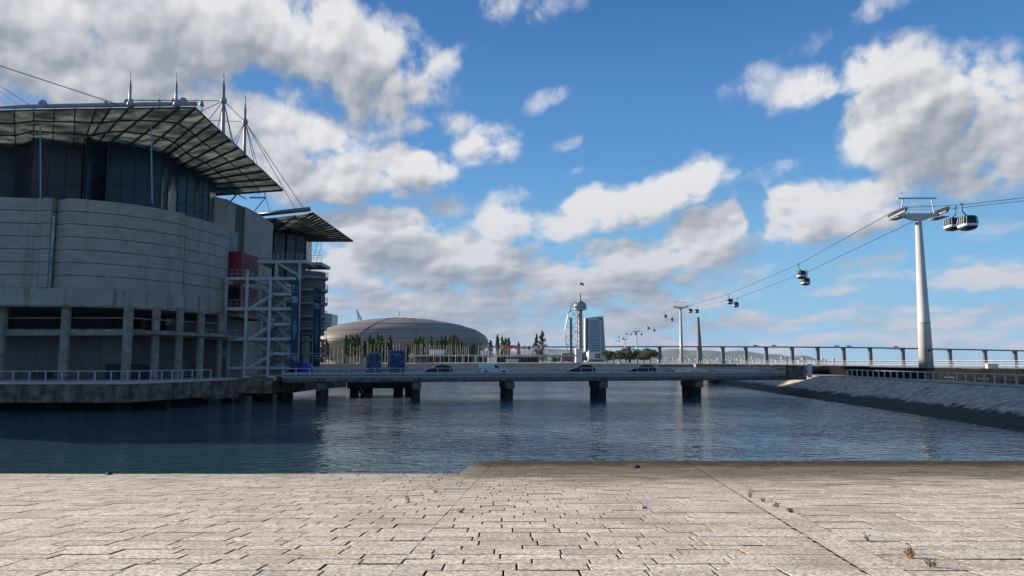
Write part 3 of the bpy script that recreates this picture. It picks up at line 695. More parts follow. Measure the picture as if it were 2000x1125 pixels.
# ------------------------------------------------------------------ terrace platform over the water
A = PZ(-400,745,DECK); c0_ = PZ(248,745.5,DECK); c1_ = PZ(411,740,DECK)
A = Vector((-118, c0_.y, DECK)); UZ = EYE-4.75
plat = empty('platform', (c0_.x, c0_.y, 0), label='weathered concrete terrace platform on short piers below the stone aquarium', cat='platform')
w = MB(); w.prism([(A.x,A.y),(c0_.x,c0_.y),(c1_.x,c1_.y),(-37,130),(-118,130)], UZ, DECK-.3); w.build('slab', M['platform'], plat)
w = MB()
off = .15
e0 = Vector((c0_.x+.1, c0_.y-off, 0)); e1 = Vector((c1_.x+.25, c1_.y-.1, 0))
w.prism([(A.x,A.y-off),(e0.x,e0.y),(e1.x,e1.y),(-37,130),(-118,130)], DECK-.3, DECK); w.build('deck_edge', M['white_steel'], plat)
for px, d in ((-30,91),(110,91.5),(230,90),(300,97),(348,100),(385,103.5),(60,96),(180,97),(270,100)):
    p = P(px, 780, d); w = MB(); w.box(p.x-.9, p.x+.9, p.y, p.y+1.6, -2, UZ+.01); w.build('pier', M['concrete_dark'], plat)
def railing_run(root, pts, h_, sp_, rails=(1.0,), pr=.05, rr=.05, mt=None, name='post'):
    mt = mt or M['rail']; posts = []
    w = MB()
    for a, b_ in zip(pts[:-1], pts[1:]):
        for f_ in rails: w.bar(a+Vector((0,0,h_*f_)), b_+Vector((0,0,h_*f_)), rr*2)
    w.build('rail', mt, root)
    for a, b_ in zip(pts[:-1], pts[1:]):
        n_ = max(1, round((b_-a).length/sp_))
        for k in range(n_): posts.append(a.lerp(b_, k/n_))
    posts.append(pts[-1])
    w = MB(); loc = rootloc(root); w.bar(loc, loc+Vector((0,0,h_)), pr*2); p0 = w.build(name, mt, root)
    for i, q in enumerate(posts):
        o = p0 if i == 0 else p0.copy()
        if i: col.objects.link(o); o.parent = root
        o.location = q-loc
def inset(v, dx, dy): return Vector((v.x+dx, v.y+dy, DECK))
tr_ = empty('railing', (c0_.x, c0_.y, DECK), label='pale metal post railing along the edge of the aquarium terrace', cat='railing')
railing_run(tr_, [Vector((-100, A.y+.1, DECK)), inset(e0,-.1,.2), inset(e1,-.3,.3)], 1.22, 1.9, (1.0,), .06, .05, M['white_steel'])
# right-hand foundation block carrying the stair
w = MB()
q0 = P(398,745,101); fb = [(P(398,745,101).x, 101), (P(445,745,106).x, 105.5), (P(447,745,106.5).x, 107), (P(536,745,110).x, 109), (P(556,745,113).x, 112), (-30, 135), (-48, 135)]
fo = empty('foundation_block', (-38, 108, 0), label='brown stained concrete base under the white stair tower', cat='base')
w = MB(); w.prism(fb, EYE-4.6, DECK-.02); w.prism([(P(398,745,101).x,101),(P(462,745,106).x,104.6),(P(460,745,106).x,113),(-45,120)], EYE-5.1, EYE-4.58); w.build('base_mass', M['platform'], fo)
w = MB(); w.prism([(P(505,745,110).x,109.2),(P(556,745,113).x,112.2),(P(556,745,113).x,130),(-38,130)], EYE-4.9, EYE-3.4)
for px, d in ((466,107),(520,112),(560,113),(548,124),(500,120),(440,108)):
    p = P(px,780,d); w.box(p.x-.6, p.x+.6, p.y, p.y+1.2, -2, EYE-4.5)
w.build('pier', M['concrete_dark'], fo)

# ------------------------------------------------------------------ stair tower
st = empty('stair_tower', (P(507,735,112).x, 112, DECK), label='open white steel stair tower with zigzag flights and landings beside the stone building', cat='stairs')
SD = 110.0
def bx(name, a, b_, y0, y1, d0, d1, mt=None, par=None):  # slab from image extents at depth d0, running back to d1
    p = P(a, y1, d0); q = P(b_, y0, d0); w = MB(); w.box(p.x, q.x, d0, d1, p.z, q.z); return w.build(name, mt or M['white_steel'], par or st)
for px, y0, y1, d in ((484,528,738,SD),(529,541,737,SD),(443,541,652,SD+2),(541,508,545,SD+6),(586,508,722,SD+6),(511,606,735,SD+6),(557,542,735,SD+6),(447,667,738,SD+3)):
    p = P(px+(480-px)*0, y1, d); q = P(px, y0, d); w = MB(); w.bar((q.x, d, p.z), (q.x, d, q.z), .34); pst = w.build('post', M['white_steel'], st)
for px in (482, 531):
    p = P(px, 741, SD-.4); w = MB(); w.box(p.x-.5, p.x+.5, SD-.6, SD+.5, p.z-.2, p.z+.45); w.build('footing', M['white'], st)
lv = [(541,546.5),(600,606),(659,665),(716,721)]
mid = [(572,577),(630.5,636),(688,693.5)]
for i, (y0, y1) in enumerate(lv):
    bx('landing', 443, 492, y0, y1, SD, SD+6); bx('landing', 488, 572, y0, y1, SD+.3, SD+1.2); bx('landing', 534, 572, y0, y1, SD+4.2, SD+6)
for y0, y1 in mid: bx('landing', 534, 572, y0, y1, SD+.05, SD+3.2)
for y0, y1 in ((560,563),(588,590),(616,619),(646,649),(674,677),(700,703)): bx('landing', 536, 570, y0, y1, SD+5.5, SD+6.2, M['rail'])
bx('landing', 503, 600, 508, 514, SD+6, SD+12); bx('landing', 584, 628, 512, 518, SD+10, SD+16, M['rail'])
def flight(x0, y0, x1, y1, d0, dw=1.5):
    a = P(x0, y0, d0); b_ = P(x1, y1, d0); w = MB()
    for dd in (0, dw): w.bar(a+Vector((0,dd,0)), b_+Vector((0,dd,0)), .09, .36)
    n_ = 11
    for k in range(n_):
        q = a.lerp(b_, (k+.5)/n_); w.box(q.x-.16, q.x+.16, d0+.02, d0+dw-.02, q.z-.05, q.z)
    fl = w.build('flight', M['white_steel'], st)
    w = MB()
    for h_ in (.55, 1.05): w.bar(a+Vector((0,0,h_)), b_+Vector((0,0,h_)), .06)
    for k in range(5): q = a.lerp(b_, k/4); w.bar(q, q+Vector((0,0,1.05)), .06)
    w.build('handrail', M['rail'], fl)
ys = [(545,575),(604,634),(663,691)]
for y0, y1 in ys: flight(492, y0, 531, y1, SD+3.0)
for y0, y1 in ((575,603),(634,662),(691,718)): flight(531, y0, 487, y1, SD+.15)
for y0, y1 in ((545,572),(604,630),(663,688)): flight(537, y0, 569, y1, SD+4.4, 1.2)
for y0, y1 in ((577,600),(636,659),(693,716)): flight(569, y0, 538, y1, SD+5.7, 1.2)
flight(541, 513, 588, 541, SD+6.3)
flight(566, 665, 545, 640, SD+4.5); flight(568, 716, 548, 735, SD+4.5)
for y0 in (541, 600, 659, 716):
    w = MB(); z0_ = P(443, y0, SD).z
    for a, b_ in ((443, 484), (484, 492)):
        for h_ in (.5, 1.1): w.bar((P(a,600,SD).x, SD+.05, z0_+h_), (P(b_,600,SD).x, SD+.05, z0_+h_), .06)
    for px in (450, 462, 474): w.bar((P(px,600,SD).x, SD+.05, z0_), (P(px,600,SD).x, SD+.05, z0_+1.1), .06)
    w.build('guard_rail', M['rail'], st)
for y0, d, a, b_ in ((572,SD+.1,534,570),(630,SD+.1,534,570),(688,SD+.1,534,570),(508,SD+6.1,503,586),(512,SD+10.1,586,626)):
    w = MB(); z0_ = P(a, y0, d).z
    for h_ in (.35, .7, 1.1): w.bar((P(a,600,d).x, d, z0_+h_), (P(b_,600,d).x, d, z0_+h_), .055)
    n_ = int((b_-a)/9)
    for k in range(n_+1):
        x_ = P(a+(b_-a)*k/n_,600,d).x; w.bar((x_, d, z0_), (x_, d, z0_+1.1), .055)
    w.build('guard_rail', M['rail'], st)
# long landing that ties back to the terrace
w = MB(); a = P(392,659,108); b_ = P(443,661,SD+1); w.bar(a, b_, 1.0, .45); br_ = w.build('link_walkway', M['white_steel'], st)
w = MB()
for h_ in (.6, 1.2): w.bar(a+Vector((0,0,h_)), b_+Vector((0,0,h_)), .06)
for k in range(6): q = a.lerp(b_, k/5); w.bar(q, q+Vector((0,0,1.3)), .08)
w.build('guard_rail', M['rail'], br_)
# red clad rooms behind the stair
rr = empty('red_room', (P(470,560,118).x, 118, EYE+8), label='upper dark red clad box room tucked between stone wall and stair tower', cat='building')
def redbox(root, x0, x1, x2, yt, yb, yt2, d):
    p = P(x0, yb, d); q = P(x1, yt, d); w = MB(); w.box(p.x, q.x, d, d+8, p.z, q.z); w.build('front_wall', M['red'], root)
    a = P(x1, 500, d+.02); b_ = P(x2, 500, d+6); w = MB(); w.wall([a, b_], p.z, P(x1, yt2, d).z, .3); w.build('side_wall', M['red_pale'], root)
redbox(rr, 444, 472, 505, 491, 541, 492, 116)
rr2 = empty('red_room', (P(470,620,118).x, 118, EYE+2), label='lower dark red clad room with a shadowed opening behind the zigzag stairs', cat='building')
redbox(rr2, 444, 470, 507, 556, 622, 560, 118)
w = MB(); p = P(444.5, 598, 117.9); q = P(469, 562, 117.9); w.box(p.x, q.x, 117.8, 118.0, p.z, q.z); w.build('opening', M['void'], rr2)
# pier tower with round balconies at the far corner
bt = empty('balcony_tower', (P(602,700,140).x, 142, DECK), label='grey ribbed corner tower with stacked curved balconies behind the blue banners', cat='building')
c = P(598, 600, 142); 
w = MB(); w.lathe((c.x, 144, P(598,655,142).z), [(3.0,0),(3.0,P(598,530,142).z-P(598,655,142).z)], 20); w.build('tower_wall', M['panel_dark'], bt)
for k, yy in enumerate((540,565,591,617,641,664,690)):
    w = MB(); z_ = P(598, yy, 140).z; w.lathe((c.x, 143.5, z_-.25), [(3.6,0),(3.7,.45)], 24); bal = w.build('balcony', M['rail'], bt)
    w = MB()
    for j in range(24):
        q = 2*math.pi*j/24; q2 = 2*math.pi*(j+1)/24
        pa_ = Vector((c.x+3.6*math.cos(q), 143.5+3.6*math.sin(q), z_+.2)); pb_ = Vector((c.x+3.6*math.cos(q2), 143.5+3.6*math.sin(q2), z_+.2))
        w.bar(pa_, pa_+Vector((0,0,1.0)), .05); w.bar(pa_+Vector((0,0,1.0)), pb_+Vector((0,0,1.0)), .05); w.bar(pa_+Vector((0,0,.5)), pb_+Vector((0,0,.5)), .04)
    w.build('guard_rail', M['rail'], bal)
for px in (588, 607):
    p = P(px, 700, 142); w = MB(); w.bar((p.x, 142, DECK), (p.x, 142, P(px,640,142).z), .35); w.build('leg', M['dark_steel'], bt)
# banners
def text_mesh(txt, size, mt, parent, loc, rot=(math.radians(90),0,0), ext=.01):
    cu = bpy.data.curves.new('lettering', 'FONT'); cu.body = txt; cu.size = size; cu.extrude = ext; cu.align_x = 'CENTER'
    o = bpy.data.objects.new('lettering', cu); col.objects.link(o)
    dg = bpy.context.evaluated_depsgraph_get(); me = bpy.data.meshes.new_from_object(o.evaluated_get(dg)); bpy.data.objects.remove(o)
    me.materials.clear(); me.materials.append(mt); o = bpy.data.objects.new('lettering', me); col.objects.link(o)
    o.parent = parent; o.location = Vector(loc)-(rootloc(parent) if parent else Vector()); o.rotation_euler = rot; return o
def banner(x0, x1, xb0, xb1, y0, y1, d, label, motif):
    a, b_, c, e = P(xb0,y1,d), P(xb1,y1,d), P(x1,y0+3,d), P(x0,y0,d)
    root = empty('banner', (a+b_)/2, label=label, cat='banner', group='tall banners beside the stair tower')
    cl = MB(); n_ = 16; th = .05
    for k in range(n_):
        f0, f1 = k/n_, (k+1)/n_; wv = lambda f_: .06*math.sin(f_*9)
        L0, R0, L1, R1 = a.lerp(e,f0), b_.lerp(c,f0), a.lerp(e,f1), b_.lerp(c,f1)
        L0, R0 = L0+Vector((0,wv(f0),0)), R0+Vector((0,-wv(f0),0)); L1, R1 = L1+Vector((0,wv(f1),0)), R1+Vector((0,-wv(f1),0))
        y_ = Vector((0,th,0)); cl.hexa([L0,R0,R0+y_,L0+y_],[L1,R1,R1+y_,L1+y_])
    cl.build('cloth', M['banner'], root)
    W_ = (b_-a).length; H_ = (e-a).z
    def pt(u, v): return (a.lerp(e, v)).lerp(b_.lerp(c, v), u)+Vector((0,-.09,0))
    w = MB(); q = pt(.3, .915); 
    for s_ in range(5): w.tube(q+Vector((0,0,(s_-2)*W_*.13)), q+Vector((0,-.02,(s_-2)*W_*.13)), W_*(.07,.11,.13,.11,.06)[s_], n=12)
    w.build('emblem', M['banner_light'], root)
    text_mesh('25', W_*.42, M['banner_light'], root, pt(.72, .90))
    w = MB()
    for v, u0, u1, h_ in ((.865,.15,.85,.10),(.80,.1,.8,.28),(.775,.1,.9,.28),(.748,.15,.85,.28),(.165,.15,.95,.16),(.135,.15,.95,.2),(.108,.3,.95,.16),(.085,.5,.95,.12)):
        p = pt(u0, v); q = pt(u1, v); n_ = 7; rd = random.Random(int(v*1000))
        x_ = 0.0
        while x_ < 1: 
            x2 = min(1, x_+rd.uniform(.08,.2)); s0 = p.lerp(q, x_); s1 = p.lerp(q, x2-.03); w.bar(s0, s1, .02, h_); x_ = x2
    w.build('print_line', M['banner_light'], root)
    w = MB(); q = pt(.5, .45); prof = [(.02,-3.6),(W_*.10,-2.6),(W_*.26,-1),(W_*.3,.3),(W_*.18,1.8),(W_*.06,2.8),(.02,3.4)]
    k = len(prof); vs = [(q.x-r_, q.y, q.z+z_*motif) for r_, z_ in prof]+[(q.x+r_, q.y, q.z+z_*motif) for r_, z_ in prof]
    w.add(vs, [(i, k+i, k+i+1, i+1) for i in range(k-1)]); w.build('motif', M['banner_cyan'], root)
banner(570,585,566,582,545,720,109.2,'tall navy banner with pale emblem and 25, in front of the stair tower',.45)
banner(613,627,611,625,562,716,132,'slimmer navy banner with a light blue motif, right of the stair tower',1.0)

# stuff standing on the terrace
w = MB(); p = P(223,743,96.5); w.box(p.x-.9,p.x+.9,96,97.4,DECK,DECK+2.1)
for k in range(4): w.box(p.x-.92,p.x+.92,95.93,96,DECK+.12+k*.5,DECK+.5+k*.5)
tag(w.build('cabinet', M['ink']), 'dark tall storage cabinet against the terrace back wall beside a column', 'cabinet')
w = MB(); p = P(269,743,97.5); pr = [(-2.1,0),(2.1,0),(2.1,.6),(1.6,1.3),(.6,1.85),(-.4,2.0),(-1.4,1.8),(-2.1,1.5)]
w.extr([(p.x+u, DECK+v) for u, v in pr], 96.6, 98.6); w.box(p.x-2.0,p.x+2.0,96.52,96.58,DECK+.35,DECK+.42)
tag(w.build('covered_load', M['ink']), 'rounded dark tarpaulin covered heap on the terrace between two columns', 'tarpaulin')
cht = None
for i, px in enumerate((68,76,84,92,100,105)):
    if cht is None:
        cht = empty('terrace_chair', (0,0,0), label='black stacking chair by the terrace back wall behind the railing', cat='chair', group='chairs on the terrace')
        w = MB(); w.box(-.24,.24,-.24,.24,.43,.48); w.build('seat', M['ink'], cht)
        w = MB(); w.box(-.24,.24,.2,.25,.5,.95); w.build('backrest', M['ink'], cht)
        w = MB(); w.bar((-.2,-.2,0),(-.2,-.2,.44),.05); l0 = w.build('leg', M['dark_steel'], cht)
        for dx, dy in ((.4,0),(0,.4),(.4,.4)): l = l0.copy(); col.objects.link(l); l.parent = cht; l.location = (dx,dy,0)
        o = cht
    else: o = copy_tree(cht)
    o['label'] = 'black stacking chair behind the terrace railing, '+['leftmost','second','third','fourth','fifth','rightmost'][i]+' of the six'
    p = P(px,743,97); place(o, (p.x, 96.6+.3*(i % 2), DECK), .3*i)
w = MB(); p = P(40,743,97); w.lathe((p.x,96.5,DECK), [(.35,0),(.05,.06),(.05,.72),(.6,.74),(.6,.78)], 14); tag(w.build('terrace_table', M['ink']), 'small round dark table on the terrace near the left end', 'table')
# blue and red rounded kiosk at the bridge end
kp = P(592,722,116); ki = empty('kiosk', (kp.x, 116, EYE-2.3), label='rounded royal blue shell kiosk with red strokes at the left end of the bridge', cat='kiosk')
w = MB(); R_ = 2.0; prof = [(R_*math.cos(a_), R_*1.15*math.sin(a_)) for a_ in [i*math.pi/2/8 for i in range(8)]]+[(.05, R_*1.15)]
w.lathe((kp.x, 116, EYE-2.3), prof, 20); w.build('shell', M['kiosk_blue'], ki, smooth=True)
w = MB(); f0 = Vector((kp.x, 113.95, EYE-2.3)); w.bar(f0+Vector((-1.2,.25,2.0)), f0+Vector((-.3,-.1,1.1)), .06, .14).bar(f0+Vector((-.3,-.1,1.1)), f0+Vector((-1.0,.05,.3)), .06, .14).bar(f0+Vector((.1,-.05,1.3)), f0+Vector((-.7,-.08,.9)), .06, .12)
w.build('stroke', M['orange'], ki)

# ------------------------------------------------------------------ road bridge
BL = Vector((P(553,741,108).x, 107.6, 0)); BR = Vector((P(1580,741,124).x, 124.6, 0))
BD = (BR-BL); BLEN = BD.length; BD.normalize(); BN = Vector((-BD.y, BD.x, 0))
ZD = EYE-2.12
def bpt(s_, n_, z_): q = BL+BD*s_+BN*n_; return Vector((q.x, q.y, z_))
def at_px(px, n_=0):   # distance along the bridge where a pixel column meets line offset n_
    r = ray(px, 735); r2 = Vector((r.x, r.y)); o = BL+BN*n_
    det = r2.x*(-BD.y)+BD.x*r2.y; k = (o.x*(-BD.y)+BD.x*o.y)/det
    q = Vector((r2.x*k, r2.y*k, 0)); return (q-o).dot(BD)
bg_ = empty('road_bridge', bpt(BLEN/2, 0, 0), label='low concrete road bridge with steel guard rails crossing the water on short piers', cat='bridge')
def bslab(name, s0, s1, n0, n1, z0, z1, mt, par=None):
    w = MB(); w.hexa([bpt(s0,n0,z0),bpt(s1,n0,z0),bpt(s1,n1,z0),bpt(s0,n1,z0)],[bpt(s0,n0,z1),bpt(s1,n0,z1),bpt(s1,n1,z1),bpt(s0,n1,z1)]); return w.build(name, mt, par or bg_)
bslab('deck', 0, BLEN, .25, 11, ZD-.78, ZD-.2, M['concrete'])
bslab('fascia', 0, BLEN, 0, .25, ZD-.30, ZD, M['rail'])
bslab('edge_beam', 0, BLEN, .35, .9, ZD-.95, ZD-.3, M['pier'])
bslab('carriageway', 0, BLEN, 1.6, 10.4, ZD-.19, ZD-.02, M['asphalt'])
bslab('kerb', 0, BLEN, .3, 1.6, ZD-.19, ZD+.1, M['concrete'])
bslab('kerb', 0, BLEN, 10.4, 11.4, ZD-.19, ZD+.1, M['beige'])
bslab('fascia', 0, BLEN, 11.4, 11.6, ZD-.5, ZD+.1, M['rail'])
def bridge_rail(name, n_, h_, sp_, rails, label_par):
    w = MB()
    for f_, hh in rails: w.bar(bpt(0,n_,ZD+h_*f_), bpt(BLEN,n_,ZD+h_*f_), .07, hh)
    rl = w.build(name, M['bridge_rail'], bg_); loc = rootloc(bg_)
    w = MB(); w.bar(loc, loc+Vector((0,0,h_)), .13); p0 = w.build('post', M['bridge_rail'], rl); k = int(BLEN/sp_)
    for i in range(k+1):
        o = p0 if i == 0 else p0.copy()
        if i: col.objects.link(o); o.parent = rl
        o.location = bpt(i*BLEN/k, n_, ZD-.05)-loc
bridge_rail('pedestrian_rail', .15, 1.12, 1.85, ((1.0,.1),(.28,.08)), '')
bridge_rail('guard_rail', 1.75, .72, 3.7, ((.45,.32),), '')
bridge_rail('far_guard_rail', 10.3, .85, 3.7, ((.9,.26),(.4,.1)), '')
bridge_rail('far_pedestrian_rail', 11.3, 1.1, 2.4, ((1.0,.06),(.5,.05)), '')
for i, px in enumerate((628,815,998,1181,1368)):
    s_ = at_px(px)
    def pb(name, s0, s1, n0, n1, z0, z1, mt, par=bg_): return bslab(name, s0, s1, n0, n1, z0, z1, mt, par)
    W2 = .68
    if i == 0: W2 = 1.0
    cap = pb('pier_cap', s_-W2, s_+W2, .9, 6.2, EYE-4.05, ZD-.95, M['pier'])
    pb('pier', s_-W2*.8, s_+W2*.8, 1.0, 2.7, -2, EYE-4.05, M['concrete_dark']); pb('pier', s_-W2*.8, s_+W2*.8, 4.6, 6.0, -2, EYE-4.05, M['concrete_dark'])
    pb('cap_block', s_-.62, s_+.62, .3, .88, EYE-4.2, ZD-1.0, M['pier'], cap)
    pb('bearing', s_-.5, s_-.2, .1, .34, ZD-1.0, ZD-.4, M['pier'], cap); pb('bearing', s_+.2, s_+.5, .1, .34, ZD-1.0, ZD-.4, M['pier'], cap)
w = MB()
prev = None
for k in range(121):
    s_ = BLEN*k/120; z_ = ZD-.55-.22*abs(math.sin(s_*.26)); q = bpt(s_, -.04, z_)
    if prev: w.tube(prev, q, .03, n=5)
    prev = q
w.build('hanging_cable', M['dark_steel'], bg_)
# old jetty behind the bridge
jt = empty('jetty', (P(740,770,128).x, 128, 0), label='dark low concrete jetty frame standing behind the left half of the bridge', cat='jetty')
p = P(678,752,128); q = P(806,752,128); w = MB(); w.box(p.x, q.x, 128, 138, EYE-4.6, EYE-3.4); w.build('cap_beam', M['concrete_dark'], jt)
for a, b_ in ((683,696),(708,724),(768,784),(791,806)):
    p = P(a,770,128.5); q = P(b_,770,128.5); w = MB(); w.box(p.x,q.x,128.5,130.5,-2,EYE-4.6); w.build('leg', M['concrete_dark'], jt)
w = MB(); w.bar(P(700,757,129),P(709,772,129),.3).bar(P(709,757,129),P(702,768,129),.3).bar(P(706,763,129),P(706,780,129),.25); w.build('brace', M['concrete_dark'], jt)

# ------------------------------------------------------------------ vehicles on the bridge
def wheels(root, xs, hw, r_):
    for x_ in xs:
        for s_ in (-1, 1):
            w = MB(); w.tube((x_, s_*hw-.1, r_), (x_, s_*hw+.1, r_), r_, n=18); wh = w.build('wheel', M['tyre'], root)
            w = MB(); w.tube((x_, s_*(hw+.105), r_), (x_, s_*(hw+.125), r_), r_*.62, n=12); w.build('rim', M['rim'], wh)
def loft_profile(w, prof, hw, tumble):
    # side profile [(x,z)], half width hw at low z shrinking above the beltline
    n = len(prof)
    zs = [p[1] for p in prof]; belt = .95
    wid = [hw-(max(0, z_-belt))*tumble for z_ in zs]
    vs = [(p[0], -wd, p[1]) for p, wd in zip(prof, wid)]+[(p[0], wd, p[1]) for p, wd in zip(prof, wid)]
    w.add(vs, [tuple(range(n)), tuple(range(2*n-1, n-1, -1))]+[((i+1) % n, i, n+i, n+(i+1) % n) for i in range(n)])
def car(name, label, cat, prof, glass, wx, paint, L, hw=.9, wr=.34, plate=None, lamps=True, group=None):
    r_ = empty(name, (0,0,0), label=label, cat=cat, group=group)
    w = MB(); loft_profile(w, prof, hw, .28); bd = w.build('body', paint, r_)
    w = MB()
    for gpoly in glass:
        n = len(gpoly)
        for s_ in (-1, 1):
            vs = [(x_, s_*(hw-(max(0, z_-.95))*.28+.012), z_) for x_, z_ in gpoly]
            w = MB(); w.add(vs, [tuple(range(n)) if s_ < 0 else tuple(range(n-1,-1,-1))]); w.build('side_window', M['car_glass'], r_)
    w = MB()
    for x_ in wx:
        for s_ in (-1, 1): w = MB(); w.tube((x_, s_*(hw+.005), wr+.02), (x_, s_*(hw-.02), wr+.02), wr*1.2, n=18); w.build('wheel_arch', M['tyre'], r_)
    wheels(r_, wx, hw-.06, wr)
    for s_ in (-1, 1):
        w = MB(); w.box(L/2-.14, L/2-.02, s_*(hw-.18)-.14, s_*(hw-.18)+.14, .68, .84); w.build('headlight', M['lamp_white'], r_)
        w = MB(); w.box(-L/2-.01, -L/2+.12, s_*(hw-.14)-.1, s_*(hw-.14)+.1, .8, 1.05); w.build('tail_light', M['lamp_red'], r_)
        w = MB(); w.box(L*.17, L*.17+.14, s_*(hw+.08)-.08, s_*(hw+.08)+.08, 1.0, 1.14); w.build('wing_mirror', paint, r_)
    return r_
suv = [(-2.15,.35),(-2.2,.6),(-2.18,1.0),(-1.95,1.28),(-1.55,1.52),(-.9,1.60),(-.2,1.60),(.35,1.50),(1.0,1.08),(1.75,.95),(2.12,.8),(2.2,.55),(2.15,.3),(1.2,.25),(-1.2,.25)]
suvg = [[(-1.6,1.08),(-1.45,1.38),(-.85,1.48),(-.1,1.5),(-.1,1.08)],[(0,1.08),(0,1.49),(.28,1.42),(.82,1.08)]]
vanp = [(-2.3,.35),(-2.34,.6),(-2.34,1.0),(-2.26,1.72),(-2.1,1.84),(-.2,1.87),(.45,1.80),(1.2,1.18),(1.85,1.0),(2.22,.8),(2.3,.5),(2.25,.3),(1.2,.25),(-1.2,.25)]
vang = [[(.0,1.14),(.0,1.6),(.4,1.6),(.98,1.14)]]
def on_bridge(o, px, n_, flip=False):
    s_ = at_px(px, n_); q = bpt(s_, n_, ZD-.02); place(o, q, math.atan2(BD.y, BD.x)+(math.pi if flip else 0)); return o
c1 = car('parked_car', 'black hatchback car, leftmost of the black cars, just left of the white van', 'car', suv, suvg, (-1.32,1.35), M['black_paint'], 4.4)
# the photographed cars face left
on_bridge(c1, 855, 3.2, True)
c2 = copy_tree(c1); c2['label'] = 'black hatchback car near the middle of the bridge, right of the white van'; on_bridge(c2, 1134, 3.2, True)
c3 = copy_tree(c1); c3['label'] = 'black estate car, rightmost car on the bridge, below the pine trees'; on_bridge(c3, 1253, 3.2, True)
for q_ in (c1, c2, c3): q_['group'] = 'black cars on the bridge'
vn = car('delivery_van', 'small white delivery van driving on the bridge between two black cars', 'van', vanp, vang, (-1.35,1.45), M['white_paint'], 4.6, .92)
w = MB()
for a_, b2, z_, h_ in ((-1.75,-1.1,1.35,.16),(-1.75,-1.3,1.12,.06),(-.3,-.05,.9,.05),(.3,.55,.9,.05)):
    w.box(a_, b2, -.96+.0, -.955, z_, z_+h_) if False else w.box(a_, b2, -.93, -.92, z_*.0+min(z_,.93), min(z_,.93)+.05)
w.build('side_marking', M['ink'], vn)
on_bridge(vn, 964, 3.2)
def truck(name, label, cat, x0, x1, y0, y1, n_, mt, doors):
    s0, s1 = at_px(x0, n_), at_px(x1, n_); wd = s1-s0; q = bpt((s0+s1)/2, n_, ZD-.02)
    zt = P(x0, y0, q.y).z-q.z; r_ = empty(name, (0,0,0), label=label, cat=cat)
    w = MB(); w.box(-wd/2, wd/2, 0, 6.2, .75, zt); w.build('cargo_box', [mt], r_)
    w = MB(); w.box(wd/2+.004, wd/2+.03, .05, 6.15, .8, zt-.05); w.build('side_panel', M['white_paint'], r_)
    w = MB()
    for a_, b2, c_, e_ in ((-wd/2,wd/2,zt-.1,zt+.02),(-wd/2,wd/2,.7,.82)): w.box(a_, b2, -.05, 0, c_, e_)
    for x_ in (-wd/2+.04, wd/2-.04): w.box(x_-.04, x_+.04, -.05, 0, .8, zt-.08)
    w.build('rear_frame', M['rail'], r_)
    if doors:
        w = MB()
        for x_ in (-.12, .1): w.tube((x_, -.06, .85), (x_, -.06, zt-.15), .025, n=6)
        w.build('lock_rod', M['rail'], r_)
        w = MB()
        for s_ in (-1, 1):
            for z_ in (.95, (zt+.8)/2, zt-.3): w.box(s_*(wd/2-.2)-.14, s_*(wd/2-.2)+.14, -.07, -.03, z_-.05, z_+.05)
        w.build('hinge', M['white'], r_)
    else:
        text_mesh('OCEANS', .32, M['banner_light'], r_, (0,0,0)) if False else None
        w = MB(); rd = random.Random(5)
        for zz_, n2 in ((zt-.62,6),(zt-.8,7)):
            for k in range(n2): w.box(-.62+k*.18, -.62+k*.18+.12, -.03, -.005, zz_, zz_+.09)
        w.box(-.35,-.2,-.03,-.005,zt-1.1,zt-.95).box(.35,.5,-.03,-.005,zt-1.1,zt-.95); w.build('print_line', M['banner_light'], r_)
        w = MB(); pr = [(-.9,.95),(-.2,1.05),(.4,1.25),(.8,1.75),(1.0,1.55),(1.15,1.1),(.7,.9),(0,.85)]
        n = len(pr); w.add([(u,-.03,v) for u,v in pr]+[(u,-.004,v) for u,v in pr], [tuple(range(n)), tuple(range(2*n-1,n-1,-1))]+[((i+1)%n,i,n+i,n+(i+1)%n) for i in range(n)]); w.build('motif', M['ink'], r_)
    w = MB(); w.box(-wd/2+.05, wd/2-.05, .1, 6.0, .5, .74); w.build('chassis', M['dark_steel'], r_)
    w = MB(); w.box(-wd/2+.1, wd/2-.1, 6.5, 8.2, .5, zt-.5); w.build('cab', M['white_paint'], r_)
    for x_ in (-wd/2+.3, wd/2-.3):
        for y_ in (.9, 2.0, 7.2):
            w = MB(); w.tube((x_-.14, y_, .48), (x_+.14, y_, .48), .48, n=16); w.build('wheel', M['tyre'], r_)
    for x_ in (-wd/2+.25, wd/2-.25):
        w = MB(); w.box(x_-.14, x_+.14, -.06, .0, .55, .66); w.build('tail_light', M['lamp_red'], r_)
    place(r_, q, math.atan2(BD.y, BD.x)); return r_
truck('box_truck', 'teal blue box truck seen from its closed double rear doors, left of two trucks', 'truck', 715, 745, 689.5, 718, 4.6, M['teal_box'], True)
truck('box_truck', 'deep blue box truck with pale lettering on its rear, right and taller of two trucks', 'truck', 760, 791, 684, 717, 4.6, M['blue_box'], False)

